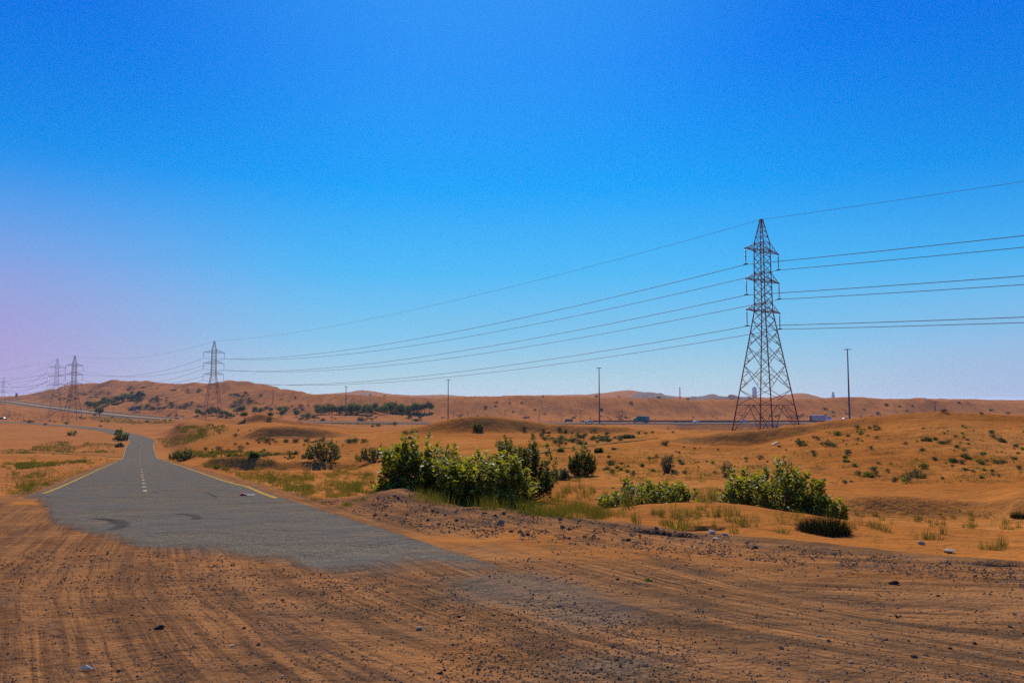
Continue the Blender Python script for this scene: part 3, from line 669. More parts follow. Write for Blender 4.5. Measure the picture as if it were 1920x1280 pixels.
# bank below the carriageways
bk = MB(); L_ = HWAY
pr = [(-19.5, -1.6), (-17.2, -.03), (17.2, -.03), (19.5, -1.6)]
rows = [offset_line(L_, q) for q, _ in pr]; vs = []
for i in range(len(L_)):
    for j, (q, dz_) in enumerate(pr): vs.append((rows[j][i, 0], rows[j][i, 1], L_[i, 2] + dz_))
bk.add(vs, [(4 * i + j, 4 * i + j + 1, 4 * i + j + 5, 4 * i + j + 4) for i in range(len(L_) - 1) for j in range(3)])
sh_m, t, b, o = new_mat('shoulder_sand'); p = t.n.new('ShaderNodeNewGeometry').outputs['Position']
t.put(b.inputs['Base Color'], t.mix(t.noise(p, .3, 4), (.30, .17, .10), (.38, .23, .14)))
tag(bk.build('embankment', MATS['shoulder_sand']), 'sandy bank carrying the highway across the valley', 'embankment', kind='structure')
# graded track behind the big bush
TRK = [spot(px_, py_) for px_, py_ in ((985, 850), (1030, 843), (1090, 836), (1150, 829), (1200, 825), (1235, 821))]
TRK = spline(TRK, 2.0)
tr_m, t, b, o = new_mat('track_gravel'); p = t.n.new('ShaderNodeNewGeometry').outputs['Position']
t.put(b.inputs['Base Color'], t.mix(t.noise(p, 2.5, 5), (.24, .115, .04), (.33, .15, .045)))
tag(strip('track', TRK, -.8, .8, .06, tr_m, 5, height), 'pale gravel track running behind the large bush', 'track', kind='structure')

TR2 = spline([spot(px_, py_) for px_, py_ in ((-60, 841), (0, 844), (70, 848), (140, 851), (190, 853), (224, 857))], 3.0)
tag(strip('track', TR2, -1.7, 1.7, .07, tr_m, 5, height), 'faint grey track crossing the left plain to the road', 'track', kind='structure')
# ---------------------------------------------------------------- lattice pylons
def pylon_proto():
    root = empty('power_pylon')
    def hw(h):     # half width of the square body
        return float(np.interp(h, [0, 27.5, 43.2, 48.6], [5.35, 1.42, 1.22, .22]))
    def cor(h): w = hw(h); return [Vector((sx * w, sy * w, h)) for sx, sy in ((-1, -1), (1, -1), (1, 1), (-1, 1))]
    lv_low = [0, 6.6, 10.0, 15.4, 19.7, 23.0, 25.6, 27.7]
    R, r = .130, .066
    for q in range(4):
        m_ = MB(); 
        for a, b_ in ((0, 6.6), (6.6, 27.7)): m_.bar(cor(a)[q], cor(b_)[q], R if a else R * 1.15)
        m_.box((cor(0)[q].x, cor(0)[q].y, -.35), (1.1, 1.1, .9))
        m_.build('leg', MATS['steel'], root)
    br = MB()
    # base: belt, inverted K, redundant members
    c0, c1, c2 = cor(0), cor(6.6), cor(10)
    for q in range(4):
        a, b_ = c0[q], c0[(q + 1) % 4]; A, B = c1[q], c1[(q + 1) % 4]; mid = (A + B) / 2
        br.bar(A, B, r * 1.2); br.bar(a, mid, r * 1.1); br.bar(b_, mid, r * 1.1)
        for f in (.33, .66):
            for (lo, hi) in ((a, A), (b_, B)):
                pl = lo.lerp(hi, f); pk = lo.lerp(mid, f); br.bar(pl, pk, r * .7)
                br.bar(pl, lo.lerp(mid, f + .33) if f < .6 else mid.lerp(hi, .3), r * .7)
        C, D_ = c2[q], c2[(q + 1) % 4]; br.bar(A, D_, r); br.bar(B, C, r)
        br.bar(A, mid.lerp((C + D_) / 2, .0), r)
        br.bar(c1[q], c1[(q + 2) % 4], r * .7)
    for i in range(2, len(lv_low) - 1):
        lo, hi = cor(lv_low[i]), cor(lv_low[i + 1])
        for q in range(4):
            a, b_, A, B = lo[q], lo[(q + 1) % 4], hi[q], hi[(q + 1) % 4]
            br.bar(a, B, r * 1.05); br.bar(b_, A, r * 1.05)
            if i < 5:   # secondary bracing from the legs to the diagonals
                x0 = a.lerp(B, .25), b_.lerp(A, .25), a.lerp(B, .75), b_.lerp(A, .75)
                for leg0, leg1, d1, d2 in ((a, A, x0[0], x0[3]), (b_, B, x0[1], x0[2])):
                    ml = leg0.lerp(leg1, .5); br.bar(ml, d1, r * .65); br.bar(ml, d2, r * .65); br.bar(leg0.lerp(leg1, .25), d1, r * .6); br.bar(leg0.lerp(leg1, .75), d2, r * .6)
    br.build('lower_bracing', MATS['steel'], root)
    up = MB(); lv = [27.7, 29.4, 31.1, 32.85, 34.6, 36.4, 38.1, 39.8, 41.4, 43.2]
    for i in range(len(lv) - 1):
        lo, hi = cor(lv[i]), cor(lv[i + 1])
        for q in range(4):
            up.bar(lo[q], hi[q], R * .9); up.bar(lo[q], hi[(q + 1) % 4], r); up.bar(lo[(q + 1) % 4], hi[q], r)
            if lv[i + 1] in (29.4, 34.6, 36.4, 41.4, 43.2) or i == 0: up.bar(hi[q], hi[(q + 1) % 4], r * .9)
            if i == 0: up.bar(lo[q], lo[(q + 1) % 4], r)
    up.build('upper_body', MATS['steel'], root)
    pk = MB(); lv = [43.2, 44.6, 45.8, 46.9, 47.8, 48.6]
    for i in range(len(lv) - 1):
        lo, hi = cor(lv[i]), cor(lv[i + 1])
        for q in range(4): pk.bar(lo[q], hi[q], R * .8); pk.bar(lo[q], hi[(q + 1) % 4], r * .8); pk.bar(hi[q], hi[(q + 1) % 4], r * .8)
    pk.box((0, 0, 48.65), (.55, .5, .16)); pk.build('peak', MATS['steel'], root)
    for bh, th in ((41.4, 43.2), (34.6, 36.4), (27.7, 29.4)):
        for s in (-1, 1):
            ar = MB(); L = 6.2; w0, w1 = hw(bh), hw(th); tip = Vector((s * L, 0, bh - .05)); 
            for sy in (-1, 1):
                b0 = Vector((s * w0, sy * w0, bh)); t0 = Vector((s * w1, sy * w1, th))
                ar.bar(b0, tip, r * 1.3); ar.bar(t0, tip, r * 1.1)
                pb, pt = b0, t0
                for f in (.33, .62, .84):
                    nb, nt = b0.lerp(tip, f), t0.lerp(tip, f); ar.bar(nb, nt, r * .7); ar.bar(pb, nt, r * .6); pb, pt = nb, nt
            for f0, f1 in ((0, .25), (.25, .5), (.5, .75)):
                a = Vector((s * w0, -w0, bh)).lerp(tip, f0); b_ = Vector((s * w0, w0, bh)).lerp(tip, f1); ar.bar(a, b_, r * .6)
                a = Vector((s * w0, w0, bh)).lerp(tip, f0); b_ = Vector((s * w0, -w0, bh)).lerp(tip, f1); ar.bar(a, b_, r * .6)
            ar.box((s * (L + .02), 0, bh - .1), (.35, .25, .3))
            aro = ar.build('cross_arm', MATS['steel'], root)
            ins = MB(); n_ = 16
            ins.bar((s * L, 0, bh - .2), (s * L, 0, bh - 3.55), .06)
            for j in range(n_): zz = bh - .45 - j * .175; ins.bar((s * L, 0, zz), (s * L, 0, zz - .08), .10, .20, 8)
            io = ins.build('insulator', MATS['insulator'], aro)
            cl = MB(); cl.box((s * L, 0, bh - 3.62), (.22, .9, .16), rz=0); cl.bar((s * L, -.65, bh - 3.75), (s * L, .65, bh - 3.75), .05); cl.build('clamp', MATS['galvanised'], aro)
    return root
def dirrot(p, root):   # a pylon-frame point in the world
    ca, sa = math.cos(root.rotation_euler.z), math.sin(root.rotation_euler.z)
    return Vector((root.location.x + p[0] * ca - p[1] * sa, root.location.y + p[0] * sa + p[1] * ca, root.location.z + p[2]))
PY = []
protop = pylon_proto()
for i, (px, py, Y, a, lab) in enumerate([
    (1437, 815, 180, 38, 'large steel lattice pylon standing behind the dune on the right'),
    (398, 785, 500, 33, 'lattice pylon in front of the left hill, beyond the road bend'),
    (135.5, 790, 592, 50, 'lattice pylon left of the road bend, right one of the close pair'),
    (103, 787, 640, 30, 'lattice pylon left of the road bend, left one of the close pair'),
    (4, 771, 1110, 32, 'smallest lattice pylon, cut by the left edge of the photo')]):
    o_ = protop if i == 0 else copy_tree(protop)
    x_, y_, z_ = at(px, py, Y); o_.location = (x_, y_, z_); o_.rotation_euler = (0, 0, math.radians(a))
    hs = (48.6, 48.6, 48.6, 48.6, 47)[i]
    tag(o_, lab, 'pylon', 'steel lattice pylons of the power line'); PY.append(o_)
for o_, w_ in zip(PY, (411, 639, 667, 672, 707)):      # exact height to the peak seen in the photo
    top = zr_of(w_) * o_.location.y; s = (top - o_.location.z) / 48.7; o_.scale = (s, s, s)
def pp(root, p): s = root.scale[0]; return dirrot((p[0] * s, p[1] * s, p[2] * s), root)
ATT = [(0, 0, 48.6, 'earth wire')] + [(sx * 6.2, 0, bh - 3.75, n_) for bh, n_ in ((41.4, 'top'), (34.6, 'middle'), (27.7, 'bottom')) for sx in (-1, 1)]
def cable(m_, a, b_, sag, r):
    n_ = 40; pts = []
    for i in range(n_ + 1):
        s = i / n_; p_ = a.lerp(b_, s); p_.z -= 4 * sag * s * (1 - s); pts.append(p_)
    m_.tube(pts, r, 5)
SPANS = [(0, 1, 7.0), (1, 2, 7.5)]
for j, (ax, ay, az_, nm) in enumerate(ATT):
    m_ = MB(); r = .038 if j == 0 else .070
    p1 = pp(PY[0], (ax, ay, az_)); right = Vector((p1.x + .62 * 330, p1.y - .78 * 330, p1.z + (-5 if j else -9)))
    cable(m_, right, p1, 3.0 if j else 2.4, r)
    for a, b_, sg in SPANS: cable(m_, pp(PY[a], (ax, ay, az_)), pp(PY[b_], (ax, ay, az_)), sg * (.75 if j == 0 else 1.0), r)
    p3 = pp(PY[2], (ax, ay, az_)); e_ = Vector((p3.x - 420, p3.y + 330, p3.z - 12)); cable(m_, p3, e_, 6, r)
    side_ = 'left' if ax < 0 else 'right'
    lab = 'thin earth wire strung between the pylon peaks' if j == 0 else f'sagging power cable carried by the {side_} {nm} arms of the pylons'
    tag(m_.build('power_cable', MATS['wire']), lab, 'cable', 'cables of the long power line')
for j, (ax, ay, az_, nm) in enumerate(ATT):
    m_ = MB(); r = .06 if j == 0 else .10; cable(m_, pp(PY[3], (ax, ay, az_)), pp(PY[4], (ax, ay, az_)), 7, r)
    side_ = 'left' if ax < 0 else 'right'
    lab = 'faint earth wire between the peaks of the two far left pylons' if j == 0 else f'faint cable between the {side_} {nm} arms of the two leftmost pylons'
    tag(m_.build('power_cable', MATS['wire']), lab, 'cable', 'cables of the second power line')

# ---------------------------------------------------------------- lamp masts, poles
def mast(px, ytop, ybase, Y, lab, heads=6):
    x_, y_, z_ = at(px, ybase, Y); h = zr_of(ytop) * Y - z_; zg = float(height(np.array([x_]), np.array([y_]))[0])
    root = empty('light_mast', (x_, y_, z_)); s = h / 30
    m_ = MB(); m_.bar((0, 0, min(0, zg - z_) - .3), (0, 0, 10), .46, .40, 8); m_.bar((0, 0, 10), (0, 0, 20), .40, .32, 8); m_.bar((0, 0, 20), (0, 0, h), .32, .24, 8)
    m_.build('pole', MATS['galvanised'], root)
    c_ = MB()
    for i in range(16):
        a0, a1_ = i * math.pi / 8, (i + 1) * math.pi / 8; c_.bar((1.15 * math.cos(a0), 1.15 * math.sin(a0), h - .25), (1.15 * math.cos(a1_), 1.15 * math.sin(a1_), h - .25), .07)
    for i in range(4): a0 = i * math.pi / 2; c_.bar((0, 0, h), (1.15 * math.cos(a0), 1.15 * math.sin(a0), h - .25), .06)
    c_.build('head_ring', MATS['galvanised'], root)
    for i in range(heads):
        a0 = i * 2 * math.pi / heads + .2; l_ = MB(); l_.box((1.45 * math.cos(a0), 1.45 * math.sin(a0), h - .32), (.55, .42, .3), a0); l_.build('floodlight', MATS['galvanised'], root)
    tag(root, lab, 'light mast', 'tall highway light masts')
mast(1593, 654, 784, 400, 'tall light mast rising behind the big dune on the right')
mast(1124, 689, 794, 480, 'tall light mast beside the pickup on the highway')
mast(840, 711, 794, 590, 'tall light mast rising behind the dune beyond the large bush')
mast(648, 724, 791, 680, 'tall light mast in front of the long grove of trees')
mast(511, 731, 784, 800, 'faint light mast right of the second pylon below the left hill')
def street_lamp(px, ytop, ybase, Y, lab, arm=1):
    x_, y_, z_ = at(px, ybase, Y); h = zr_of(ytop) * Y - z_; root = empty('street_lamp', (x_, y_, z_))
    m_ = MB(); m_.bar((0, 0, -1), (0, 0, h), .14, .10, 6); m_.build('pole', MATS['galvanised'], root)
    for s in ((-1, 1) if arm == 2 else (1,)):
        a_ = MB(); a_.tube([(0, 0, h - .3), (s * .8, 0, h + .1), (s * 2.2, 0, h + .35)], .07); ao = a_.build('arm', MATS['galvanised'], root)
        l_ = MB(); l_.box((s * 2.6, 0, h + .33), (.95, .4, .18)); l_.build('lamp_head', MATS['galvanised'], ao)
    tag(root, lab, 'street lamp', 'small street lamps along the highway')
for a in [(1088, 769, 792, 520, 'street lamp just left of the silver pickup', 2), (1053, 770, 792, 530, 'street lamp left of the dark van on the highway', 1), (1011, 768, 791, 540, 'street lamp between the dune crest and the dark van', 1),
          (947, 768, 787, 560, 'leftmost small street lamp above the dune beyond the large bush', 1), (1160, 771, 792, 540, 'street lamp just right of the tall mast near the pickup', 1)]: street_lamp(*a)
def utility_pole(px, ytop, ybase, Y, lab, arms=2, w=1.8):
    x_, y_, z_ = at(px, ybase, Y); h = zr_of(ytop) * Y - z_; root = empty('utility_pole', (x_, y_, z_))
    m_ = MB(); m_.bar((0, 0, -1.5), (0, 0, h), .22, .15, 6); m_.build('pole', MATS['wood'], root)
    for j in range(arms):
        a_ = MB(); a_.box((0, 0, h - .3 - j * 2.2), (w * 2, .22, .22)); ao = a_.build('crossarm', MATS['wood'], root)
        for s in (-1, 0, 1):
            i_ = MB(); i_.bar((s * w * .9, 0, h - .2 - j * 2.2), (s * w * .9, 0, h + .25 - j * 2.2), .1, .07, 6); i_.build('insulator', MATS['insulator'], ao)
    tag(root, lab, 'utility pole', 'low utility poles in the valley')
for a in [(1167, 771, 791, 560, 'dark utility pole with two crossarms left of the green truck', 2, 2.2), (986, 777, 788, 560, 'short utility pole above the right shoulder of the dune', 1, 1.2),
          (850, 773, 787, 620, 'short utility pole just right of the grove\'s right end', 1, 1.2), (1754, 752, 776, 300, 'utility pole standing behind the crest of the big dune', 1, .8),
          (330, 752, 783, 640, 'utility pole beyond the highway left of the second pylon', 2, 1.8), (264, 752, 774, 760, 'utility pole at the foot of the hill right of the billboard', 1, 1.8),
          (288, 766, 775, 760, 'low thin pole between the billboard and the utility pole', 1, 1.2), (212, 764, 774, 800, 'low pole at the foot of the left hill grove', 1, 1.4),
          (877, 771, 783, 640, 'thin pole on the valley floor behind the dune crest', 1, 1.0)]: utility_pole(*a)
HAZE = 5e-5

# ---------------------------------------------------------------- plants
def leaves_np(base, direc, side, L, W, fold=.25, curl=.15):
    """arrays of leaves: base, unit direction, unit side vectors, length and half width -> verts (n*8), faces"""
    n = len(base); nor = np.cross(side, direc); L = L[:, None]; W = W[:, None]
    def pt(s, w, up): return base + direc * L * s + side * W * w + nor * L * up
    V = np.stack([pt(0, 0, 0), pt(.38, -.75, fold * .25), pt(.38, 0, -.02), pt(.38, .75, fold * .25),
                  pt(.72, -1.0, fold * .3 - curl * .4), pt(.72, 0, -curl * .5), pt(.72, 1.0, fold * .3 - curl * .4), pt(1.0, 0, -curl)], 1).reshape(-1, 3)
    o = (np.arange(n) * 8)[:, None]
    tri = np.concatenate([o + np.array([[0, 2, 1]]), o + np.array([[0, 3, 2]]), o + np.array([[4, 5, 7]]), o + np.array([[5, 6, 7]])])
    qd = np.concatenate([o + np.array([[1, 2, 5, 4]]), o + np.array([[2, 3, 6, 5]])])
    return V, [tri, qd]
def norm(a): return a / (np.linalg.norm(a, axis=-1, keepdims=True) + 1e-9)

def milkweed(name, px, pybase, Y, wid, hgt, nst, seed, label, leafL=.13, mat='milkweed_leaf', dep=None, lean=0.0, group=None, lumps=3.0, cat='bush', leafden=1.0, loc=None, wr=.33, low=.12, parts=True):
    """many-stemmed shrub with opposite leaves; stems fan from the base to an uneven crown"""
    g = rng(seed); x0, y0, z0 = loc or upat(px, Y); dep = dep or wid * .75
    root = empty(name, (x0, y0, z0)); B, Dv, Sd, Ls, Ws = [], [], [], [], []; st = MB()
    nlf = 0
    for i in range(nst):
        a = g.uniform(0, 2 * math.pi); el = math.asin(min(1, g.uniform(low, 1.0)))          # end of the twig on an uneven dome
        rho = g.uniform(.45, 1.0)**.45 * (1.0 + .34 * float(vnoise(np.array([math.cos(a) * 1.7 * lumps / 3 + el * 1.9 + 40]), np.array([math.sin(a) * 1.7 + el * 2.9 + 9]), seed)))
        top = np.array([math.cos(a) * math.cos(el)**.75 * wid / 2 * rho, math.sin(a) * math.cos(el)**.75 * dep / 2 * rho, max(.07, math.sin(el)**.8 * hgt * rho)])
        top[0] += lean * top[2]; top[2] *= 1.0 + .07 * g.normal()
        gz_ = float(height(np.array([x0 + top[0]]), np.array([y0 + top[1]]))[0]) - z0; top[2] = max(top[2], gz_ + .06)
        bs = np.array([top[0] * g.uniform(.05, .35), top[1] * g.uniform(.05, .35), -.05])
        mid = np.array([(bs[0] + top[0]) * .62, (bs[1] + top[1]) * .62, top[2] * .42]) + g.normal(0, .04 * hgt, 3)
        n_ = 7; ts_ = np.linspace(0, 1, n_); C_ = (1 - ts_)[:, None]**2 * bs + 2 * ((1 - ts_) * ts_)[:, None] * mid + ts_[:, None]**2 * top
        if i % 3 == 0 or nst < 60: st.tube([tuple(q) for q in C_[::2]], [.016 * hgt, .011 * hgt, .007 * hgt, .003 * hgt], 4)
        axo = norm(top - mid); axo = norm(axo + np.array([g.normal(0, .25), g.normal(0, .25), .40])); ln_ = min(.55 * hgt, leafL * 2.7) * g.uniform(.7, 1.3); m_ = int(max(4, 8 * leafden))
        for j in range(m_):
            q = top - axo * ln_ * (j / m_) + np.array([0, 0, .0]); ph = (j % 2) * math.pi / 2 + g.uniform(-.6, .6)
            u = norm(np.cross(axo, np.array([.3, .2, 1.]))); w = np.cross(axo, u)
            for sg in (0, math.pi):
                o_ = u * math.cos(ph + sg) + w * math.sin(ph + sg); d_ = norm(o_ * .85 + axo * g.uniform(.2, .9) + np.array([0, 0, .1]) + g.normal(0, .22, 3))
                B.append(q); Dv.append(d_); Sd.append(norm(np.cross(d_, axo) + g.normal(0, .35, 3))); l_ = leafL * g.uniform(.6, 1.2) * (.7 if j < 1 else 1); Ls.append(l_); Ws.append(l_ * wr)
    B, Dv, Sd = np.array(B), np.array(Dv), np.array(Sd); Sd = norm(Sd - Dv * (Sd * Dv).sum(1, keepdims=True))
    V, fs = leaves_np(B, Dv, Sd, np.array(Ls), np.array(Ws))
    link_mesh('foliage', np_mesh('foliage', V, fs, MATS[mat], False), root)
    st.build('stems', MATS['bark'], root, True)
    tag(root, label, cat, group); return root

milkweed('milkweed_bush', 798, 935, 26.5, 3.5, 2.15, 430, 11, 'largest bright green broad-leaved bush behind the gravel heap, its left half', .185, lumps=3.2, group='broad-leaved milkweed bushes', low=.02)
milkweed('milkweed_bush', 905, 945, 25.0, 3.4, 1.85, 380, 12, 'low front part of the big broad-leaved thicket, above the tall grass strip', .18, group='broad-leaved milkweed bushes', low=.0)
milkweed('milkweed_bush', 976, 915, 31.0, 3.0, 2.35, 340, 13, 'dark dense bush leaning over the right end of the big thicket', .14, 'dark_leaf', lean=-.05, group='broad-leaved milkweed bushes', low=.2)
milkweed('milkweed_bush', 1215, 948, 26.5, 3.3, 1.25, 260, 14, 'low wide green bush lying behind the small sand ridge, left of the right-hand bush', .14, lumps=5, group='broad-leaved milkweed bushes', low=.1)
milkweed('milkweed_bush', 1440, 952, 25.0, 3.6, 1.75, 380, 15, 'broad-leaved bush with one tall shoot, in front of the big vegetated dune', .15, lumps=4, group='broad-leaved milkweed bushes', low=.0)
milkweed('milkweed_bush', 1540, 965, 24.2, 1.6, .9, 110, 16, 'low right tail of the broad-leaved bush before the sand step', .14, group='broad-leaved milkweed bushes', low=.0)
milkweed('milkweed_bush', 1474, 950, 25.4, 1.0, 2.25, 18, 17, 'single upright leafy shoot standing out of the right-hand bush', .14, group='broad-leaved milkweed bushes', low=.75)
milkweed('milkweed_bush', 741, 930, 27.5, .55, 2.1, 9, 18, 'thin upright shoot at the left edge of the largest bush', .14, group='broad-leaved milkweed bushes', low=.6)
def shrub_at(px, py, wpx, hpx, seed, label, **kw):
    x, y, z = spot(px, py); return milkweed('desert_shrub', 0, 0, y, wpx * y / F, hpx * y / F, kw.pop('n', 60), seed, label, kw.pop('leafL', .12), kw.pop('mat', 'dark_leaf'), loc=(x, y, z - .03), **kw)
shrub_at(607, 865, 78, 42, 31, 'round dark green shrub left of the large bush, behind the small dune', n=180, leafL=.17, low=.15)
shrub_at(700, 867, 66, 36, 32, 'spiky dark shrub just left of the large bush', n=142, leafL=.16, low=.15)
shrub_at(1090, 893, 60, 52, 33, 'dark rounded shrub right of the big thicket', n=142, leafL=.14, low=.25)
shrub_at(1050, 900, 46, 24, 34, 'low grey-green shrub between the thicket and the rounded shrub', n=75, leafL=.12, mat='shrub_leaf', low=.1)
shrub_at(343, 864, 50, 24, 35, 'small dark shrub by the yellow line where the road dips', n=127, leafL=.22, low=.15)
shrub_at(895, 808, 22, 18, 36, 'small green shrub alone on the face of the dune', n=60, leafL=.24, low=.2)
shrub_at(1250, 886, 28, 34, 37, 'bare upright shrub with few leaves above the low bush', n=51, leafL=.09, leafden=.5, low=.5, mat='shrub_leaf')
shrub_at(1362, 894, 26, 30, 38, 'thin twiggy shrub at the upper left of the right-hand bush', n=45, leafL=.09, leafden=.6, low=.5, mat='shrub_leaf')
shrub_at(1123, 848, 18, 10, 39, 'small round shrub beside the gravel track', n=45, leafL=.14, low=.1)
shrub_at(1052, 847, 14, 9, 40, 'tiny round shrub at the near end of the gravel track', n=36, leafL=.13, low=.1)
shrub_at(228, 826, 30, 16, 41, 'dark shrub on the left shoulder just before the road bend', n=105, leafL=.40, low=.1)
shrub_at(223, 838, 18, 9, 42, 'small low shrub below the dark shrub on the left shoulder', n=60, leafL=.34, low=.1)
shrub_at(222, 815, 18, 12, 43, 'upper shrub on the left shoulder where the road bends', n=60, leafL=.42, low=.1)
shrub_at(1178, 822, 28, 9, 44, 'flat dark shrub at the top edge of the gravel track', n=60, leafL=.22, low=.1, mat='shrub_leaf')
shrub_at(555, 858, 22, 11, 45, 'small spiky shrub on the crest of the small roadside dune', n=60, leafL=.17, low=.1) if False else None
shrub_at(477, 857, 22, 11, 45, 'small spiky shrub on the crest of the small roadside dune', n=60, leafL=.17, low=.1)
shrub_at(135, 816, 22, 9, 46, 'low dark shrub on the left plain above the green streaks', n=60, leafL=.3, low=.1)

# ---- tufts, small shrubs
def tuft_mesh(name, seed, n, h, spread, w, mats, droop=.5):
    g = rng(seed); V = []; Fs = []; 
    a = g.uniform(0, 2 * math.pi, n); r = spread * np.sqrt(g.uniform(0, 1, n)) * .45; L = h * g.uniform(.4, 1.05, n) * np.sqrt(1.02 - .85 * (r / (.45 * spread))**2); ln = g.uniform(.05, droop, n)
    bx, by = r * np.cos(a), r * np.sin(a); a2 = a + g.normal(0, .6, n); ox, oy = np.cos(a2), np.sin(a2); sx, sy = -oy, ox
    p = g.uniform(0, math.pi, n); sx, sy = np.cos(p), np.sin(p)
    for s, wd in ((0, 1), (.55, .8), (1.0, .0)):
        off = ln * L * s**1.6; cx_, cy_, cz_ = bx + ox * off, by + oy * off, L * s * (1 - .25 * ln * s) - .03
        if wd > 0:
            V.append(np.stack([cx_ - sx * w * wd, cy_ - sy * w * wd, cz_], 1)); V.append(np.stack([cx_ + sx * w * wd, cy_ + sy * w * wd, cz_], 1))
        else: V.append(np.stack([cx_, cy_, cz_], 1))
    V = np.stack(V, 1).reshape(-1, 3); o = (np.arange(n) * 5)[:, None]
    return np_mesh(name, V, [o + np.array([[0, 1, 3, 2]]), o + np.array([[2, 3, 4]])], MATS[mats])
TUFT = [tuft_mesh('grass_tuft', 50 + i, (60, 34, 90, 18)[i], (.42, .5, .36, .6)[i], (.42, .30, .6, .22)[i], .006, ('grass_blade', 'green_grass_blade', 'dark_leaf', 'grass_blade')[i], (.6, .45, .8, .3)[i]) for i in range(4)]
def clump_mesh(name, seed, n, w, h, leaf, mat, twigs=12, lumps=5):
    """small shrub: leaf clumps round several centres, on twigs"""
    g = rng(seed); cs = np.stack([g.normal(0, w * .16, lumps), g.normal(0, w * .16, lumps), g.uniform(.3, .75, lumps) * h], 1)
    k_ = g.integers(0, lumps, n); B = cs[k_] + g.normal(0, 1, (n, 3)) * np.array([w * .17, w * .17, h * .19]); B[:, 2] = np.abs(B[:, 2])
    Dv = norm(g.normal(0, 1, (n, 3)) + np.array([0, 0, .5])); Sd = norm(np.cross(Dv, g.normal(0, 1, (n, 3)))); Ls = leaf * g.uniform(.6, 1.3, n)
    V, fs = leaves_np(B, Dv, Sd, Ls, Ls * .3); nl = len(V)
    m_ = MB()
    for i in range(twigs):
        c_ = cs[i % lumps]; m_.bar((g.normal(0, .03 * w), g.normal(0, .03 * w), -.08 * h), tuple(c_ + g.normal(0, .08 * w, 3)), .012 * w, .004 * w, 3, caps=False)
    tv = np.array(m_.v, float).reshape(-1, 3); tf = np.array(m_.f) + nl
    allf = fs + [tf]; mi = np.concatenate([np.zeros(len(fs[0]) + len(fs[1]), int), np.ones(len(tf), int)])
    return np_mesh(name, np.concatenate([V, tv]), allf, [MATS[mat], MATS['dry_twig']], matidx=mi)
SHRUB = [clump_mesh('desert_shrub', 60 + i, 260, 1.0, (.55, .7, .45, .6, .5)[i], .11, ('shrub_leaf', 'shrub_leaf', 'dark_leaf', 'far_shrub_leaf', 'far_shrub_leaf')[i]) for i in range(5)]
LOWSH = [clump_mesh('low_plant', 70 + i, 130, .8, .38, .16, ('shrub_leaf', 'milkweed_leaf', 'dark_leaf')[i], 8, 3) for i in range(3)]
USED = set()
SHR = []
def place(me, name, x, y, z, s, label, cat, group, rz=None, sz=None):
    if name == 'desert_shrub': SHR.append((s / y, me, x, y, z, s, label, cat, group, sz)); return None
    return place_now(me, name, x, y, z, s, label, cat, group, rz, sz)
def place_now(me, name, x, y, z, s, label, cat, group, rz=None, sz=None):
    o = bpy.data.objects.new(name, me); COL.objects.link(o); o.location = (x, y, z); o.rotation_euler = (0, 0, rnd.uniform(0, 6.28) if rz is None else rz)
    o.scale = (s, s, s if sz is None else sz); o['label'] = label; o['category'] = cat; o['group'] = group; return o
def inpoly(px, py, poly):
    c = np.zeros(len(px), bool); n = len(poly)
    for i in range(n):
        (x1, y1), (x2, y2) = poly[i], poly[(i + 1) % n]
        k_ = ((y1 > py) != (y2 > py)) & (px < (x2 - x1) * (py - y1) / (y2 - y1 + 1e-9) + x1); c ^= k_
    return c
def sample(poly, n, seed, clump=0.0, sc=30.0, keep_road=True):
    """n ground points seen inside an outline of the photograph"""
    g = rng(seed); xs = [p[0] for p in poly]; ys = [p[1] for p in poly]; out = []
    for _ in range(14):
        px, py = g.uniform(min(xs), max(xs), n * 6), g.uniform(min(ys), max(ys), n * 6); k_ = inpoly(px, py, poly)
        if clump: k_ &= (fbm(px / sc, py / (sc * .35), seed, 3) > g.uniform(-.35, .55, len(px)) * clump)
        px, py = px[k_], py[k_]
        if len(px) == 0: continue
        x, y, z, ok = hit(px, py)
        if keep_road:
            u = np.abs(x - rc(y)) * .907; rd, _ = near_line(ROADc, x, y); ok &= np.where(y < 190, u, rd) > HALF + .25
        out.append(np.stack([x, y, z, px, py], 1)[ok])
        if sum(len(o) for o in out) >= n: break
    return np.concatenate(out)[:n] if out else np.zeros((0, 5))

def tufts(poly, n, seed, label, group, smin=.7, smax=1.3, kinds=(0, 1, 2, 3), clump=.6, sc=30, hx=None):
    for x, y, z, px, py in sample(poly, n, seed, clump, sc):
        s = rnd.uniform(smin, smax); place(TUFT[rnd.choice(kinds)], 'grass_tuft', x, y, z, s, label, 'grass tuft', group)
tufts([(400, 885), (560, 882), (700, 885), (700, 920), (590, 938), (470, 900)], 60, 101, 'yellow-green grass tuft between the right road edge and the large bush', 'grass tufts beside the right road edge', .8, 1.4, (0, 1, 2))
tufts([(370, 868), (560, 877), (690, 880), (560, 884), (400, 884)], 26, 102, 'grass tuft on the shaded face of the small roadside dune', 'grass tufts on the small dune', .8, 1.4, (0, 2))
tufts([(1040, 905), (1130, 905), (1150, 955), (1040, 958)], 26, 103, 'grass tuft on the open sand right of the big thicket', 'grass tufts right of the thicket', .8, 1.4, (0, 1, 3))
tufts([(1150, 945), (1400, 948), (1500, 985), (1400, 1000), (1200, 990)], 34, 104, 'thin grass tuft on the small sand ridge before the right-hand bushes', 'grass tufts on the sand ridge', .4, .8, (0, 1, 3))
tufts([(1300, 900), (1345, 905), (1345, 945), (1310, 945)], 9, 105, 'upright grass tuft in the gap between the two right-hand bushes', 'grass tufts in the bush gap', 1.0, 1.8, (1, 3))
tufts([(1590, 955), (1920, 955), (1920, 995), (1600, 990)], 38, 106, 'grass tuft at the foot of the dark sand step on the right', 'grass tufts below the sand step', .5, .95, (0, 1, 3))
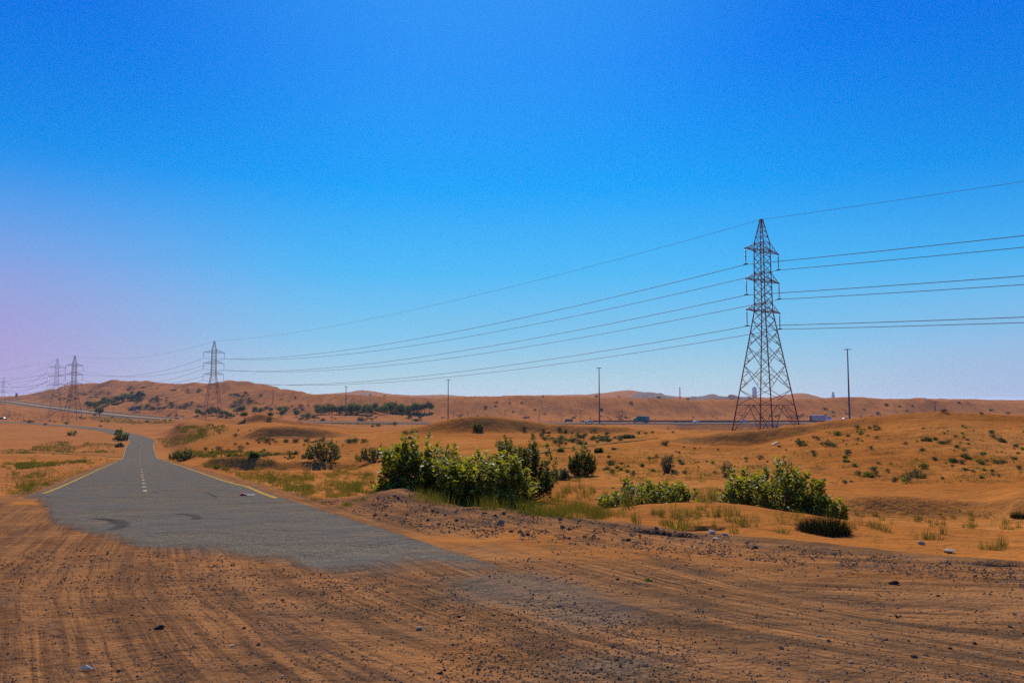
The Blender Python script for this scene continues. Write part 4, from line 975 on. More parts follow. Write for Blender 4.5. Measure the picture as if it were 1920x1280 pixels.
tufts([(1550, 985), (1920, 990), (1920, 1035), (1600, 1015)], 14, 107, 'sparse grass tuft on rippled sand at the right edge', 'grass tufts on rippled sand', .5, .9, (0, 1, 3))
tufts([(20, 890), (110, 885), (170, 865), (215, 862), (120, 900), (40, 925)], 26, 108, 'grass tuft on the sand left of the road', 'grass tufts left of the road', .8, 1.5, (0, 1, 2))
tufts([(0, 862), (190, 840), (200, 858), (100, 875), (0, 880)], 22, 109, 'grass tuft on the left plain below the pale track', 'grass tufts on the left plain', 1.2, 2.2, (0, 2))
tufts([(640, 955), (700, 935), (600, 945)], 6, 110, 'small grass tuft on the gravel rim near the road', 'grass tufts on the gravel rim', .4, .7, (0, 2))
for px, py, s, kd in [(1340, 968, 1.0, 1), (1392, 980, 1.0, 0), (1366, 975, .9, 1), (1262, 968, 1.2, 3), (1285, 985, .8, 2), (1465, 998, .7, 2), (1180, 950, 1.5, 1), (1265, 992, 1.1, 2), (1720, 978, 1.2, 1), (1885, 992, 1.0, 1)]:
    x, y, z = spot(px, py); place(TUFT[kd], 'grass_tuft', x, y, z, s, 'tall upright grass tuft at the front edge of the right-hand bushes' if px < 1500 else 'darker grass tuft standing alone on the sand right of the bushes', 'grass tuft', 'tall grass tufts by the bushes' if px < 1500 else 'lone grass tufts on the right sand')
# the dark grass clump at the end of the right-hand bush
gx, gy, gz = spot(1545, 1000); cl = empty('grass_clump', (gx, gy, gz)); n0 = tuft_mesh('blades', 90, 1600, .55, 1.15, .006, 'dark_grass', .95)
link_mesh('blades', n0, cl); dk = tuft_mesh('dead_stalks', 91, 350, .42, 1.3, .006, 'dry_twig', .8); link_mesh('dead_stalks', dk, cl); tag(cl, 'wide dark clump of wiry grass at the right end of the right-hand bush', 'grass clump')
gx, gy, gz = spot(1912, 970); cl = empty('grass_clump', (gx, gy, gz)); link_mesh('blades', tuft_mesh('blades', 92, 500, .45, .8, .006, 'dark_grass', .9), cl); link_mesh('dead_stalks', dk, cl, scale=.6); tag(cl, 'dark wiry grass clump at the right edge of the photo', 'grass clump')

def plants(poly, n, seed, label, group, smin, smax, meshes, name='desert_shrub', cat='shrub', clump=.7, sc=40, sy=1.0):
    for x, y, z, px, py in sample(poly, n, seed, clump, sc):
        s = min(rnd.uniform(smin, smax) * (rnd.random()**.6 * .7 + .3), 15 * y / F);
        if smax > 3 and y < 330: continue
        place(rnd.choice(meshes), name, x, y, z - .03 * s, s, label, cat, group, sz=s * sy)
def specks(pts, label, group, meshes, name='desert_shrub', cat='shrub'):
    for px, py, wpx in pts:
        x, y, z = spot(px, py); s = wpx * y / F; place(rnd.choice(meshes), name, x, y, z - .04 * s, s, label, cat, group)
# big right dune
plants([(1450, 830), (1560, 808), (1640, 795), (1650, 830), (1600, 880), (1560, 860), (1480, 850)], 62, 201, 'small green plant on the left flank of the big right dune', 'plants on the left flank of the big dune', .15, 1.05, LOWSH + SHRUB[:2], 'low_plant', 'plant', 1.0, 20)
plants([(1700, 805), (1800, 800), (1920, 800), (1920, 860), (1760, 860), (1690, 840)], 50, 202, 'small green plant on the upper face of the big right dune', 'plants on the upper face of the big dune', .15, 1.05, LOWSH + SHRUB[:2], 'low_plant', 'plant', 1.0, 20)
plants([(1590, 880), (1700, 855), (1920, 860), (1920, 895), (1700, 910), (1570, 908)], 62, 203, 'small green plant near the foot of the big right dune', 'plants at the foot of the big dune', .15, 1.05, LOWSH + SHRUB[:2], 'low_plant', 'plant', .6, 26)
specks([(1612, 815, 14), (1588, 852, 14), (1625, 892, 22), (1640, 882, 16), (1736, 878, 26), (1720, 892, 24), (1845, 870, 20), (1868, 868, 14), (1856, 811, 15), (1876, 828, 14), (1735, 896, 20), (1640, 805, 16), (1778, 832, 15), (1574, 815, 20), (1548, 838, 22), (1500, 836, 22)], 'larger dark shrub on the face of the big right dune', 'larger shrubs on the big dune', SHRUB[:3])
# sand flats in the middle
plants([(1010, 850), (1250, 835), (1440, 845), (1440, 880), (1250, 900), (1100, 885)], 60, 204, 'tiny shrub on the flat sand between the gravel track and the low bush', 'tiny shrubs on the middle sand flat', .3, .8, LOWSH + SHRUB[:3], clump=.6, sc=30)
plants([(1010, 805), (1150, 812), (1240, 815), (1160, 830), (1020, 840)], 75, 205, 'small tuft-like shrub on the pale slope behind the large thicket', 'shrubs on the slope behind the thicket', .6, 1.8, LOWSH + SHRUB[:2], clump=.5, sc=30)
specks([(1178, 822, 20), (1222, 812, 8), (1199, 812, 9), (1211, 814, 9), (1263, 811, 8), (1135, 825, 11), (1120, 830, 9), (1150, 887, 14), (1187, 892, 14), (1265, 888, 16), (1340, 887, 9), (1248, 835, 18), (985, 803, 12), (1050, 806, 10), (1051, 822, 12), (1000, 822, 8), (760, 815, 14), (773, 812, 10)], 'round dark shrub dotted over the middle sand', 'round shrubs dotted over the middle', SHRUB[:3])
plants([(480, 822), (640, 822), (690, 830), (560, 836), (420, 835)], 30, 206, 'dark small shrub along the foot of the middle dune', 'small shrubs at the middle dune foot', .6, 1.9, SHRUB[:3], clump=.4, sc=40)
plants([(330, 845), (430, 842), (660, 845), (690, 858), (560, 862), (420, 856)], 42, 207, 'low shrub on the flat between the road and the middle dune', 'low shrubs between road and dune', .5, 1.5, LOWSH + SHRUB[:3], clump=.5, sc=40)
specks([(658, 829, 11), (463, 834, 9), (441, 834, 7), (440, 819, 12), (413, 813, 6), (448, 808, 6), (468, 808, 5), (600, 826, 8), (576, 828, 10), (540, 829, 9), (515, 830, 9), (504, 825, 7)], 'single dark bush on the face of the middle dune', 'single bushes on the middle dune', SHRUB[:3])
# valley behind the dunes: near 200 m and beyond
specks([(178, 779, 8), (92, 790, 6), (102, 791, 6), (84, 797, 8), (46, 790, 6), (58, 793, 12), (124, 795, 12), (190, 791, 6), (202, 791, 9), (210, 783, 6), (278, 792, 12), (190, 800, 7), (308, 788, 6), (318, 788, 7), (150, 784, 9), (160, 785, 7), (712, 799, 16), (700, 800, 8), (740, 797, 12), (585, 783, 9)], 'dark bush scattered over the plain near the far road bend', 'bushes on the plain near the bend', SHRUB[2:4])
plants([(560, 779), (860, 777), (880, 787), (700, 792), (560, 788)], 90, 208, 'small dark shrub on the valley floor below the long grove', 'shrubs on the valley floor', 1.8, 5.5, SHRUB[3:], clump=.4, sc=30, sy=.8)
plants([(880, 779), (1250, 781), (1500, 778), (1700, 778), (1500, 786), (1100, 789), (900, 783)], 80, 209, 'small dark shrub at the foot of the long dune wall', 'shrubs at the dune wall foot', 1.5, 5.0, SHRUB[3:], clump=.5, sc=30, sy=.7)
specks([(909, 765, 9), (930, 755, 6), (956, 756, 5), (978, 756, 6), (929, 762, 6), (963, 773, 5), (1003, 769, 7), (1020, 777, 6), (1128, 768, 7), (1182, 757, 10), (1128, 769, 6), (1235, 746.5, 8), (1198, 745, 9), (1190, 745, 7), (1117, 744.6, 8), (1160, 745, 6), (1018, 744.5, 6), (1258, 746.5, 6), (1548, 768, 9), (1561, 773, 6), (1662, 761, 11), (1688, 763, 7), (1711, 762, 6), (1798, 756, 8), (1588, 776, 5), (1646, 776, 8), (1767, 773, 14), (1860, 770, 8), (1890, 776, 9), (1840, 776, 8), (1700, 771, 6), (1620, 768, 5), (695, 741, 5), (720, 743, 5), (553, 745.5, 6)], 'dark bush on the sandy slope of the long dune wall', 'bushes on the long dune wall', SHRUB[3:])
plants([(430, 735), (520, 742), (600, 765), (560, 772), (430, 768)], 42, 210, 'dark bush dotted on the bare hillside right of the second pylon', 'bushes dotted on the bare hillside', 3.0, 8.0, SHRUB[3:], clump=.2, sc=30, sy=.8)
plants([(100, 742), (200, 726), (380, 728), (390, 765), (280, 768), (190, 748), (110, 752)], 150, 211, 'dark patchy bush on the scrubby left hill', 'bushes on the scrubby left hill', 3.0, 9.0, SHRUB[3:], clump=.35, sc=22, sy=.6)
plants([(160, 772), (330, 777), (520, 783), (640, 789), (520, 786), (330, 781), (180, 776)], 50, 212, 'dark roadside bush along the highway on the left', 'bushes along the highway', 2.0, 5.0, SHRUB[3:], clump=.2, sc=22, sy=.6)

# the largest shrubs as things, the rest as one mass
SHR.sort(key=lambda q: -q[0])
for q in SHR[:270]: place_now(q[1], 'desert_shrub', q[2], q[3], q[4], q[5], q[6], q[7], q[8], None, q[9])
def merged(recs):
    Vs, Tq, Tt, Mi, b_ = [], [], [], [], 0; cache = {}
    for q in recs:
        me = q[1]
        if me.name not in cache:
            v = np.empty(len(me.vertices) * 3, np.float32); me.vertices.foreach_get('co', v); t3 = [p.vertices[:] for p in me.polygons if len(p.vertices) == 3]; t4 = [p.vertices[:] for p in me.polygons if len(p.vertices) == 4]
            cache[me.name] = (v.reshape(-1, 3), np.array(t3), np.array(t4))
        v, t3, t4 = cache[me.name]; a = rnd.uniform(0, 6.28); ca, sa = math.cos(a), math.sin(a); s = q[5]; sz = q[9] or s
        Vs.append(np.stack([q[2] + s * (v[:, 0] * ca - v[:, 1] * sa), q[3] + s * (v[:, 0] * sa + v[:, 1] * ca), q[4] + sz * v[:, 2]], 1)); Tt.append(t3 + b_); Tq.append(t4 + b_); b_ += len(v)
    return np.concatenate(Vs), [np.concatenate(Tt), np.concatenate(Tq)]
V_, F_ = merged(SHR[270:]); tag(link_mesh('desert_scrub', np_mesh('desert_scrub', V_, F_, MATS['far_shrub_leaf'])), 'small dark scrub dotting the far slopes and valley floor', 'scrub', kind='stuff')

# ---- trees
def tree_proto(seed, h=6.0, w=5.5, n=930):
    g = rng(seed); root = empty('acacia_tree'); tr = MB(); tips = []
    tr.tube([(0, 0, -.3), (.1, .05, h * .16), (g.normal(0, .15), g.normal(0, .15), h * .34)], [.22, .17, .13], 6)
    for i in range(7):
        a = i * .9 + g.uniform(0, .5); rr = w * g.uniform(.22, .42); tp = (rr * math.cos(a), rr * math.sin(a), h * g.uniform(.42, .88)); tips.append(tp)
        tr.tube([(0, 0, h * .30), (rr * .4 * math.cos(a), rr * .4 * math.sin(a), h * .5), tp], [.10, .07, .03], 4)
    tr.build('trunk', MATS['bark'], root)
    cs = np.array(tips + [(g.normal(0, w * .12), g.normal(0, w * .12), h * .8) for _ in range(3)]); k_ = g.integers(0, len(cs), n)
    B = cs[k_] + g.normal(0, 1, (n, 3)) * np.array([w * .11, w * .11, h * .12]); Dv = norm(g.normal(0, 1, (n, 3))); Sd = norm(np.cross(Dv, g.normal(0, 1, (n, 3)))); L = .55 * g.uniform(.6, 1.3, n)
    V, fs = leaves_np(B, Dv, Sd, L, L * .38); link_mesh('crown', np_mesh('crown', V, fs, MATS['tree_leaf']), root); return root
TREES = [tree_proto(300 + i, (6, 6.8, 5.2, 6.2)[i], (5.6, 5.2, 6.2, 4.8)[i]) for i in range(4)]; _used = [False] * 4
def tree(px, py, hpx, label, group, Y=None):
    i = rnd.randrange(4); r_ = TREES[i] if not _used[i] else copy_tree(TREES[i]); _used[i] = True
    x, y, z = spot(px, py) if Y is None else upat(px, Y); s = hpx * y / F / 6.0
    r_.location = (x, y, z); r_.scale = (s * rnd.uniform(.95, 1.25), s * 1.1, s * rnd.uniform(.9, 1.1)); r_.rotation_euler = (0, 0, rnd.uniform(0, 6.28)); tag(r_, label, 'tree', group)
for i in range(36):
    px = 594 + i * 6.0 + rnd.uniform(-2, 2); tree(px, 777 - 4.0 * max(0, (i - 20) / 16) + rnd.uniform(-1.5, 1.0) - (0 if i > 4 else -1), rnd.uniform(11, 19), 'grey-green tree in the long grove below the dune wall', 'trees of the long grove')
for i in range(16):
    px = 640 + i * 9.6 + rnd.uniform(-3, 3); tree(px, 773 - 3 * (i / 16.0) + rnd.uniform(-2, 2), rnd.uniform(9, 15), 'grey-green tree in the back row of the long grove', 'trees in the back row of the long grove')
for px, py, h_ in [(575, 786, 14), (556, 782, 12), (529, 782, 11), (507, 783, 10), (458, 786, 14)]: tree(px, py, h_, 'separate tree standing left of the long grove', 'separate trees left of the grove')
for px, py, h_ in [(445, 776, 13), (454, 776, 14), (478, 776, 13), (487, 775, 12), (508, 773, 9), (524, 774, 11), (533, 773, 9)]: tree(px, py, h_, 'small tree at the foot of the bare hill right of the second pylon', 'trees below the bare hill')
for px, py, h_ in [(371, 780, 12), (380, 780, 11), (391, 781, 14), (398, 778, 14), (406, 780, 15), (416, 782, 12), (425, 783, 12), (433, 783, 11)]: tree(px, py, h_, 'dark tree around the feet of the second pylon', 'trees around the second pylon')
for i in range(22):
    f = i / 21; tree(166 + f * 100 + rnd.uniform(-2, 2), 765 - 19 * f**1.1 + rnd.uniform(-1, 1), rnd.uniform(9, 13), 'dark tree in the band climbing the left hill', 'trees climbing the left hill')
for px, py, h_ in [(245, 772, 9), (258, 771, 9), (262, 771, 8)]: tree(px, py, h_, 'dark tree beside the purple billboard', 'trees beside the billboard')
tree(186, 781, 15, 'lone round dark tree in front of the highway right of the pylon pair', None)
for i in range(4):
    if not _used[i]: TREES[i].location = (0, 0, 0)

# ---- ground cover nobody could count
def cover(name, polys, n, seed, hgt, wid, mat, label, cat='grass', clump=.8, sc=40):
    P_ = np.concatenate([sample(pl, int(n * f), seed + i, clump, sc) for i, (pl, f) in enumerate(polys)]); g = rng(seed); m_ = len(P_); kbl = 5
    x = np.repeat(P_[:, 0], kbl) + g.normal(0, 1, m_ * kbl) * hgt * .35; y = np.repeat(P_[:, 1], kbl) + g.normal(0, 1, m_ * kbl) * hgt * .35; z = height(x, y) - .02
    N = len(x); L = hgt * g.uniform(.4, 1.2, N); p = g.uniform(0, math.pi, N); a = g.uniform(0, 2 * math.pi, N); ln = g.uniform(.1, .5, N) * L
    sx, sy = np.cos(p) * wid, np.sin(p) * wid
    V = np.stack([np.stack([x - sx, y - sy, z], 1), np.stack([x + sx, y + sy, z], 1), np.stack([x + np.cos(a) * ln, y + np.sin(a) * ln, z + L], 1)], 1).reshape(-1, 3)
    o = link_mesh(name, np_mesh(name, V, [np.arange(N * 3).reshape(-1, 3)], MATS[mat])); tag(o, label, cat, kind='stuff'); return o
cover('grass', [([(840, 935), (900, 948), (1000, 950), (1120, 962), (1140, 975), (1050, 972), (960, 962), (850, 950)], 1.0), ([(1010, 930), (1130, 950), (1130, 965), (1020, 960)], .5), ([(770, 925), (850, 935), (850, 952), (780, 945)], .3)], 480, 401, .36, .0045, 'green_grass_blade', 'strip of tall yellow-green grass below the large thicket', clump=.3)
cover('grass', [([(1120, 945), (1200, 958), (1300, 955), (1330, 985), (1200, 975), (1130, 968)], .5), ([(1340, 950), (1500, 965), (1600, 985), (1500, 985), (1350, 972)], .5), ([(1590, 950), (1920, 960), (1920, 985), (1600, 978)], .6)], 260, 402, .22, .004, 'grass_blade', 'thin dry grass round the right-hand bushes', clump=.6)
cover('grass', [([(60, 838), (100, 826), (220, 832), (225, 848), (120, 850), (60, 845)], 1.0), ([(0, 842), (70, 842), (70, 850), (0, 852)], .2), ([(30, 870), (150, 862), (210, 860), (90, 875), (30, 880)], .3)], 1500, 403, .38, .04, 'green_grass_blade', 'streaks of low green growth on the left plain', clump=1.1, sc=24)
cover('grass', [([(292, 822), (330, 818), (420, 795), (430, 805), (380, 825), (310, 840)], 1.0), ([(330, 800), (400, 795), (400, 805), (340, 812)], .5), ([(320, 845), (420, 845), (560, 852), (380, 858)], .5)], 1500, 404, .35, .04, 'green_grass_blade', 'green growth in the hollow right of the road bend', clump=1.1, sc=18)
cover('grass', [([(160, 781), (330, 783), (340, 793), (250, 795), (170, 788)], 1.0), ([(620, 789), (740, 793), (730, 797), (620, 795)], .5), ([(1200, 801), (1280, 802), (1280, 806), (1220, 805)], .1)], 900, 405, .7, .10, 'green_grass_blade', 'green growth along the near side of the highway', clump=.4)
cover('dry_scrub', [([(400, 882), (700, 888), (700, 925), (590, 938)], 1.0), ([(320, 840), (560, 845), (700, 850), (700, 880), (400, 865)], .6), ([(1000, 840), (1440, 840), (1440, 900), (1040, 905)], 1.0), ([(1450, 820), (1640, 792), (1920, 800), (1920, 905), (1560, 910)], 1.2), ([(1000, 805), (1240, 815), (1100, 840), (1000, 840)], .6), ([(20, 860), (220, 858), (60, 925), (0, 930)], .4)], 2600, 406, .15, .011, 'grass_blade', 'sparse dry scrub dotting the sand', 'scrub', clump=.8, sc=24)

# ---------------------------------------------------------------- stones
def stone_mesh(seed, mat, flat=.6):
    g = rng(seed); m_ = MB(); import bmesh
    bm = bmesh.new(); bmesh.ops.create_icosphere(bm, subdivisions=2, radius=.56)
    pl = [(norm(g.normal(0, 1, 3)), g.uniform(.20, .40)) for _ in range(11)]
    for v in bm.verts:
        c = np.array(v.co)
        for n_, d_ in pl:
            e = c @ n_ - d_
            if e > 0: c = c - n_ * e
        v.co = c * np.array([1, .8, flat])
    me = bpy.data.meshes.new('stone'); bm.to_mesh(me); bm.free(); me.materials.append(MATS[mat]); return me
STN = {'dark': [stone_mesh(500 + i, 'dark_stone') for i in range(5)], 'pale': [stone_mesh(510 + i, 'pale_stone', .45) for i in range(3)], 'brown': [stone_mesh(520 + i, 'brown_stone') for i in range(3)]}
def stones(poly, n, seed, kind, label, group, s0, s1, clump=0, sc=40):
    g = rng(seed)
    for x, y, z, px, py in sample(poly, n, seed, clump, sc, False):
        s = s0 + (s1 - s0) * g.random()**2.2; o = place(STN[kind][g.integers(0, len(STN[kind]))], 'stone', x, y, z + .10 * s, s, label, 'stone', group); o.rotation_euler = (g.normal(0, .25), g.normal(0, .25), g.uniform(0, 6.28))
stones([(840, 1150), (1000, 1120), (1240, 1180), (1260, 1280), (830, 1280)], 64, 601, 'dark', 'dark stone in the thick scatter at the bottom centre', 'dark stones scattered at the bottom centre', .018, .045)
stones([(30, 1060), (600, 1060), (820, 1280), (0, 1280)], 44, 602, 'dark', 'dark stone on the tyre-tracked sand at the bottom left', 'dark stones on the tracked sand', .014, .042)
stones([(620, 940), (760, 930), (860, 955), (1100, 975), (1300, 1005), (1300, 1040), (1000, 1020), (800, 1000), (680, 975)], 60, 603, 'dark', 'dark stone on the gravel rim below the bushes', 'dark stones on the gravel rim', .04, .15, .3)
stones([(1300, 1010), (1920, 1080), (1920, 1250), (1250, 1200), (1100, 1060)], 50, 604, 'dark', 'dark stone on the gravel lay-by at the lower right', 'dark stones at the lower right', .018, .07)
stones([(300, 1120), (1920, 1080), (1920, 1280), (200, 1280)], 30, 605, 'pale', 'pale flat stone on the gravel lay-by', 'pale stones on the lay-by', .02, .05)
stones([(600, 945), (800, 935), (1300, 1000), (1150, 1015), (700, 975)], 24, 606, 'brown', 'brown stone on the gravel rim below the bushes', 'brown stones on the gravel rim', .05, .16)
def stone1(px, py, wpx, kind, label, k_=0, hz=.6):
    x, y, z = spot(px, py); s = wpx * y / F; o = place(STN[kind][k_], 'stone', x, y, z + .12 * s, s, label, 'stone', 'single stones that stand out'); return o
for px, py, w_, kd, lab in [(1335, 1000, 22, 'pale', 'pale boulder, left one of the small heap by the scoured hole'), (1342, 1012, 16, 'pale', 'pale rounded stone in front of the small heap by the scoured hole'), (1358, 1004, 16, 'pale', 'pale stone at the right of the small heap by the scoured hole'),
                            (1415, 1028, 14, 'dark', 'dark block standing alone right of the small stone heap'), (1725, 1020, 19, 'pale', 'pale boulder on the rippled sand at the right'), (1780, 1036, 24, 'pale', 'long pale flat stone on the rim at the right'), (1564, 1040, 12, 'dark', 'dark pointed stone on the rim right of centre'),
                            (1055, 990, 15, 'brown', 'brown stone, upper one of a group of three on the rim'), (1068, 993, 12, 'dark', 'dark stone beside the brown one on the rim'), (940, 983, 20, 'brown', 'large brown rock lying on the gravel rim below the thicket'),
                            (1677, 1095, 22, 'dark', 'flat dark stone with pale top on the lay-by at the right'), (605, 1163, 9, 'dark', 'dark pointed stone left of the bottom centre'), (458, 1178, 9, 'dark', 'dark round stone at the lower left centre'), (224, 1258, 12, 'dark', 'round dark stone near the bottom left edge'),
                            (434, 1211, 12, 'pale', 'small white stone at the bottom left'), (785, 1180, 16, 'pale', 'pale yellow flat stone left of the dark scatter'), (300, 1178, 22, 'dark', 'flat dark piece of tar on the tracked sand at the left'), (1128, 1255, 10, 'dark', 'dark stone at the right end of the bottom scatter'), (826, 1262, 14, 'dark', 'dark stone at the bottom left of the thick scatter'),
                            (741, 930, 12, 'pale', 'pale stone on top of the gravel heap'), (1162, 1273, 12, 'dark', 'dark lump at the bottom edge right of centre'), (1332, 1104, 8, 'dark', 'dark stone on the lay-by below the scoured hole')]:
    stone1(px, py, w_, kd, lab, rnd.randrange(3))
def chips(name, polys, seed, mat, label, s0, s1):
    g = rng(seed); Vs, Fs = [], []; base = np.array([(0, 0, .55), (.5, 0, 0), (.1, .5, 0), (-.45, .2, 0), (-.3, -.4, 0), (.25, -.45, 0)]); fc = np.array([(0, 1, 2), (0, 2, 3), (0, 3, 4), (0, 4, 5), (0, 5, 1)])
    P_ = np.concatenate([sample(pl, n, seed + i, cl_, 30, False) for i, (pl, n, cl_) in enumerate(polys)]); n = len(P_)
    s = (s0 + (s1 - s0) * g.random(n)**3) * np.clip(P_[:, 1] / 7, 1, 4); a = g.uniform(0, 6.28, n); sq = g.uniform(.5, 1.2, n)
    bx = base[None, :, 0] * s[:, None] * sq[:, None]; by = base[None, :, 1] * s[:, None]; bz = base[None, :, 2] * s[:, None] * g.uniform(.5, 1.2, n)[:, None]
    V = np.stack([P_[:, 0:1] + bx * np.cos(a)[:, None] - by * np.sin(a)[:, None], P_[:, 1:2] + bx * np.sin(a)[:, None] + by * np.cos(a)[:, None], P_[:, 2:3] + bz - .001], -1).reshape(-1, 3)
    f = (np.arange(n) * 6)[:, None, None] + fc[None]
    tag(link_mesh(name, np_mesh(name, V, [f.reshape(-1, 3)], MATS[mat])), label, 'gravel', kind='stuff')
PL_NEAR = [(0, 1050), (300, 1035), (620, 1075), (860, 1055), (1200, 1010), (1920, 1080), (1920, 1280), (0, 1280)]
chips('gravel', [(PL_NEAR, 12000, .9), ([(840, 1140), (1000, 1110), (1300, 1180), (1320, 1280), (820, 1280)], 4500, 0), ([(600, 940), (760, 922), (1000, 962), (1250, 995), (1920, 1065), (1920, 1100), (1200, 1030), (800, 1000)], 6500, .5), ([(0, 1040), (200, 1020), (420, 1040), (900, 1110), (880, 1180), (0, 1090)], 3000, .3)], 701, 'dark_stone', 'dark grit strewn over the gravel lay-by', .005, .030)
chips('gravel', [(PL_NEAR, 6000, .8), ([(600, 940), (760, 922), (1000, 962), (1250, 995), (1920, 1065), (1920, 1100), (1200, 1030), (800, 1000)], 3500, .3)], 721, 'brown_stone', 'brown grit strewn over the gravel lay-by', .005, .028)
chips('gravel', [(PL_NEAR, 3000, .2), ([(1200, 985), (1420, 1000), (1400, 1020), (1220, 1005)], 200, 0)], 741, 'pale_stone', 'pale grit strewn over the gravel lay-by', .004, .020)

# ---------------------------------------------------------------- vehicles (placed on the highway)
def wheels(root, xs, r, half, w=.24):
    for x_ in xs:
        for s in (-1, 1):
            m_ = MB(); m_.wheel((x_, s * half, r), r, w); wo_ = m_.build('wheel', MATS['tyre'], root)
            m_ = MB(); m_.wheel((x_, s * (half + w / 2), r), r * .55, .02); m_.build('rim', MATS['rim_metal'], wo_)
def car(kind, px, py, Y, body, label, cat, face=1, L=None, zf=None):
    x, y, z = at(px, py, Y); root = empty({'pickup': 'pickup_truck', 'van': 'van', 'sedan': 'parked_car', 'suv': 'suv'}[kind], (x, y, z)); root.scale = (face, 1, 1)
    prof = {'pickup': ([(-2.6, .45), (-2.6, 1.08), (-.75, 1.1), (-.6, 1.78), (.75, 1.8), (1.35, 1.18), (2.45, 1.05), (2.65, .8), (2.65, .45)], [(-.5, 1.16), (-.45, 1.66), (.66, 1.68), (1.15, 1.18)], (-1.6, 1.75), .40, 1.8),
            'suv': ([(-2.3, .4), (-2.35, 1.15), (-2.1, 1.72), (.7, 1.78), (1.35, 1.15), (2.25, 1.0), (2.4, .7), (2.4, .4)], [(-1.95, 1.15), (-1.8, 1.6), (.6, 1.64), (1.1, 1.15)], (-1.45, 1.55), .38, 1.85),
            'van': ([(-2.5, .4), (-2.5, 1.95), (1.6, 1.98), (2.3, 1.2), (2.6, 1.0), (2.65, .4)], [(-2.1, 1.25), (-2.1, 1.75), (1.5, 1.78), (2.05, 1.25)], (-1.6, 1.7), .36, 1.9),
            'sedan': ([(-2.2, .35), (-2.25, .95), (-1.7, 1.05), (-1.1, 1.42), (.35, 1.44), (1.05, 1.0), (2.1, .82), (2.25, .6), (2.25, .35)], [(-1.45, 1.02), (-1.0, 1.34), (.3, 1.36), (.85, 1.0)], (-1.35, 1.4), .33, 1.75)}[kind]
    p_, g_, xs, r, wd = prof; m_ = MB(); m_.prism(p_, -wd / 2, wd / 2); bo = m_.build('body', MATS[body], root)
    bv = bo.modifiers.new('bevel', 'BEVEL'); bv.width = .07; bv.segments = 2
    for s in (-1, 1): m_ = MB(); m_.prism(g_, s * (wd / 2 - .01), s * (wd / 2 + .012)); m_.build('side_window', MATS['glass_dark'], root)
    for s in (-1, 1): m_ = MB(); m_.box((p_[-2][0] - .02, s * wd * .36, .72), (.1, .3, .16)); m_.build('headlight', MATS['lamp_glass'], root)
    wheels(root, xs, r, wd / 2 - .1); tag(root, label, cat, None); return root
car('pickup', 1104, 792.5, 476, 'silver_body', 'silver pickup with a white roof load driving past the tall mast', 'pickup truck')
car('van', 1066, 791, 500, 'dark_body', 'dark grey van on the highway left of the silver pickup', 'van', -1)
car('sedan', 1307, 792.5, 480, 'white_body', 'white car on the highway right of the green truck', 'car')
car('suv', 1396, 792, 480, 'silver_body', 'grey car seen through the legs of the large pylon', 'car')
car('suv', 335, 787.5, 590, 'dark_body', 'dark car on the highway left of the second pylon', 'car')
car('van', 372, 788, 590, 'dark_body', 'dark van on the highway near the left foot of the second pylon', 'van')
car('sedan', 6, 786.5, 500, 'dark_body', 'dark car parked on the plain at the left edge', 'car', 1)
car('sedan', 1586, 787.5, 470, 'white_body', 'white car just showing over the dune left of the right light mast', 'car')
def container_truck():
    x, y, z = at(1204, 792.5, 490); root = empty('container_truck', (x, y, z))
    for i, (x0, w_, mt) in enumerate(((-3.4, 2.4, 'teal_box'), (-.9, 2.4, 'teal_box'), (1.6, 2.4, 'grey_box'))):
        m_ = MB(); m_.box((x0 + w_ / 2 + .2, 0, 2.75), (w_, 2.4, 2.9)); 
        for k_ in range(6): m_.box((x0 + .4 + k_ * .4, -1.22, 2.75), (.12, .06, 2.7))
        m_.build('container', MATS[mt], root)
    m_ = MB(); m_.prism([(-5.3, .7), (-5.35, 1.8), (-5.0, 2.9), (-3.6, 3.1), (-3.6, .7)], -1.15, 1.15); m_.build('cab', MATS['grey_box'], root)
    m_ = MB(); m_.prism([(-5.25, 1.95), (-4.98, 2.75), (-4.2, 2.8), (-4.2, 1.95)], -1.17, 1.17); m_.build('cab_window', MATS['glass_dark'], root)
    m_ = MB(); m_.box((-.5, 0, 1.1), (9.2, 2.3, .3)); m_.build('chassis', MATS['dark_body'], root); wheels(root, (-4.6, 1.6, 2.9), .5, 1.05, .3)
    tag(root, 'truck carrying teal and grey container boxes on the highway', 'truck', None)
container_truck()
def trailer_truck():
    x, y, z = at(1540, 791, 420); root = empty('trailer_truck', (x, y, z))
    m_ = MB(); m_.box((-1.7, 0, 2.3), (7.4, 2.45, 2.5)); t_ = m_.build('trailer', MATS['violet_box'], root); m_ = MB(); m_.box((-1.7, 0, 3.57), (7.5, 2.5, .08)); m_.build('roof', MATS['white_body'], t_)
    m_ = MB(); m_.prism([(2.2, .7), (2.2, 3.4), (3.4, 3.3), (4.5, 2.5), (5.1, 1.9), (5.2, .7)], -1.15, 1.15); m_.build('cab', MATS['white_body'], root)
    m_ = MB(); m_.prism([(2.9, 2.0), (2.9, 2.7), (3.9, 2.7), (4.5, 2.0)], -1.17, 1.17); m_.build('cab_window', MATS['glass_dark'], root)
    m_ = MB(); m_.box((-5.5, 0, 2.0), (.5, 2.3, 2.6)); m_.build('tail_unit', MATS['dark_body'], root); wheels(root, (-4.4, -3.2, 3.8), .5, 1.05, .3)
    tag(root, 'truck with pale violet trailer and white roof behind the dune right of the pylon', 'truck', None)
trailer_truck()

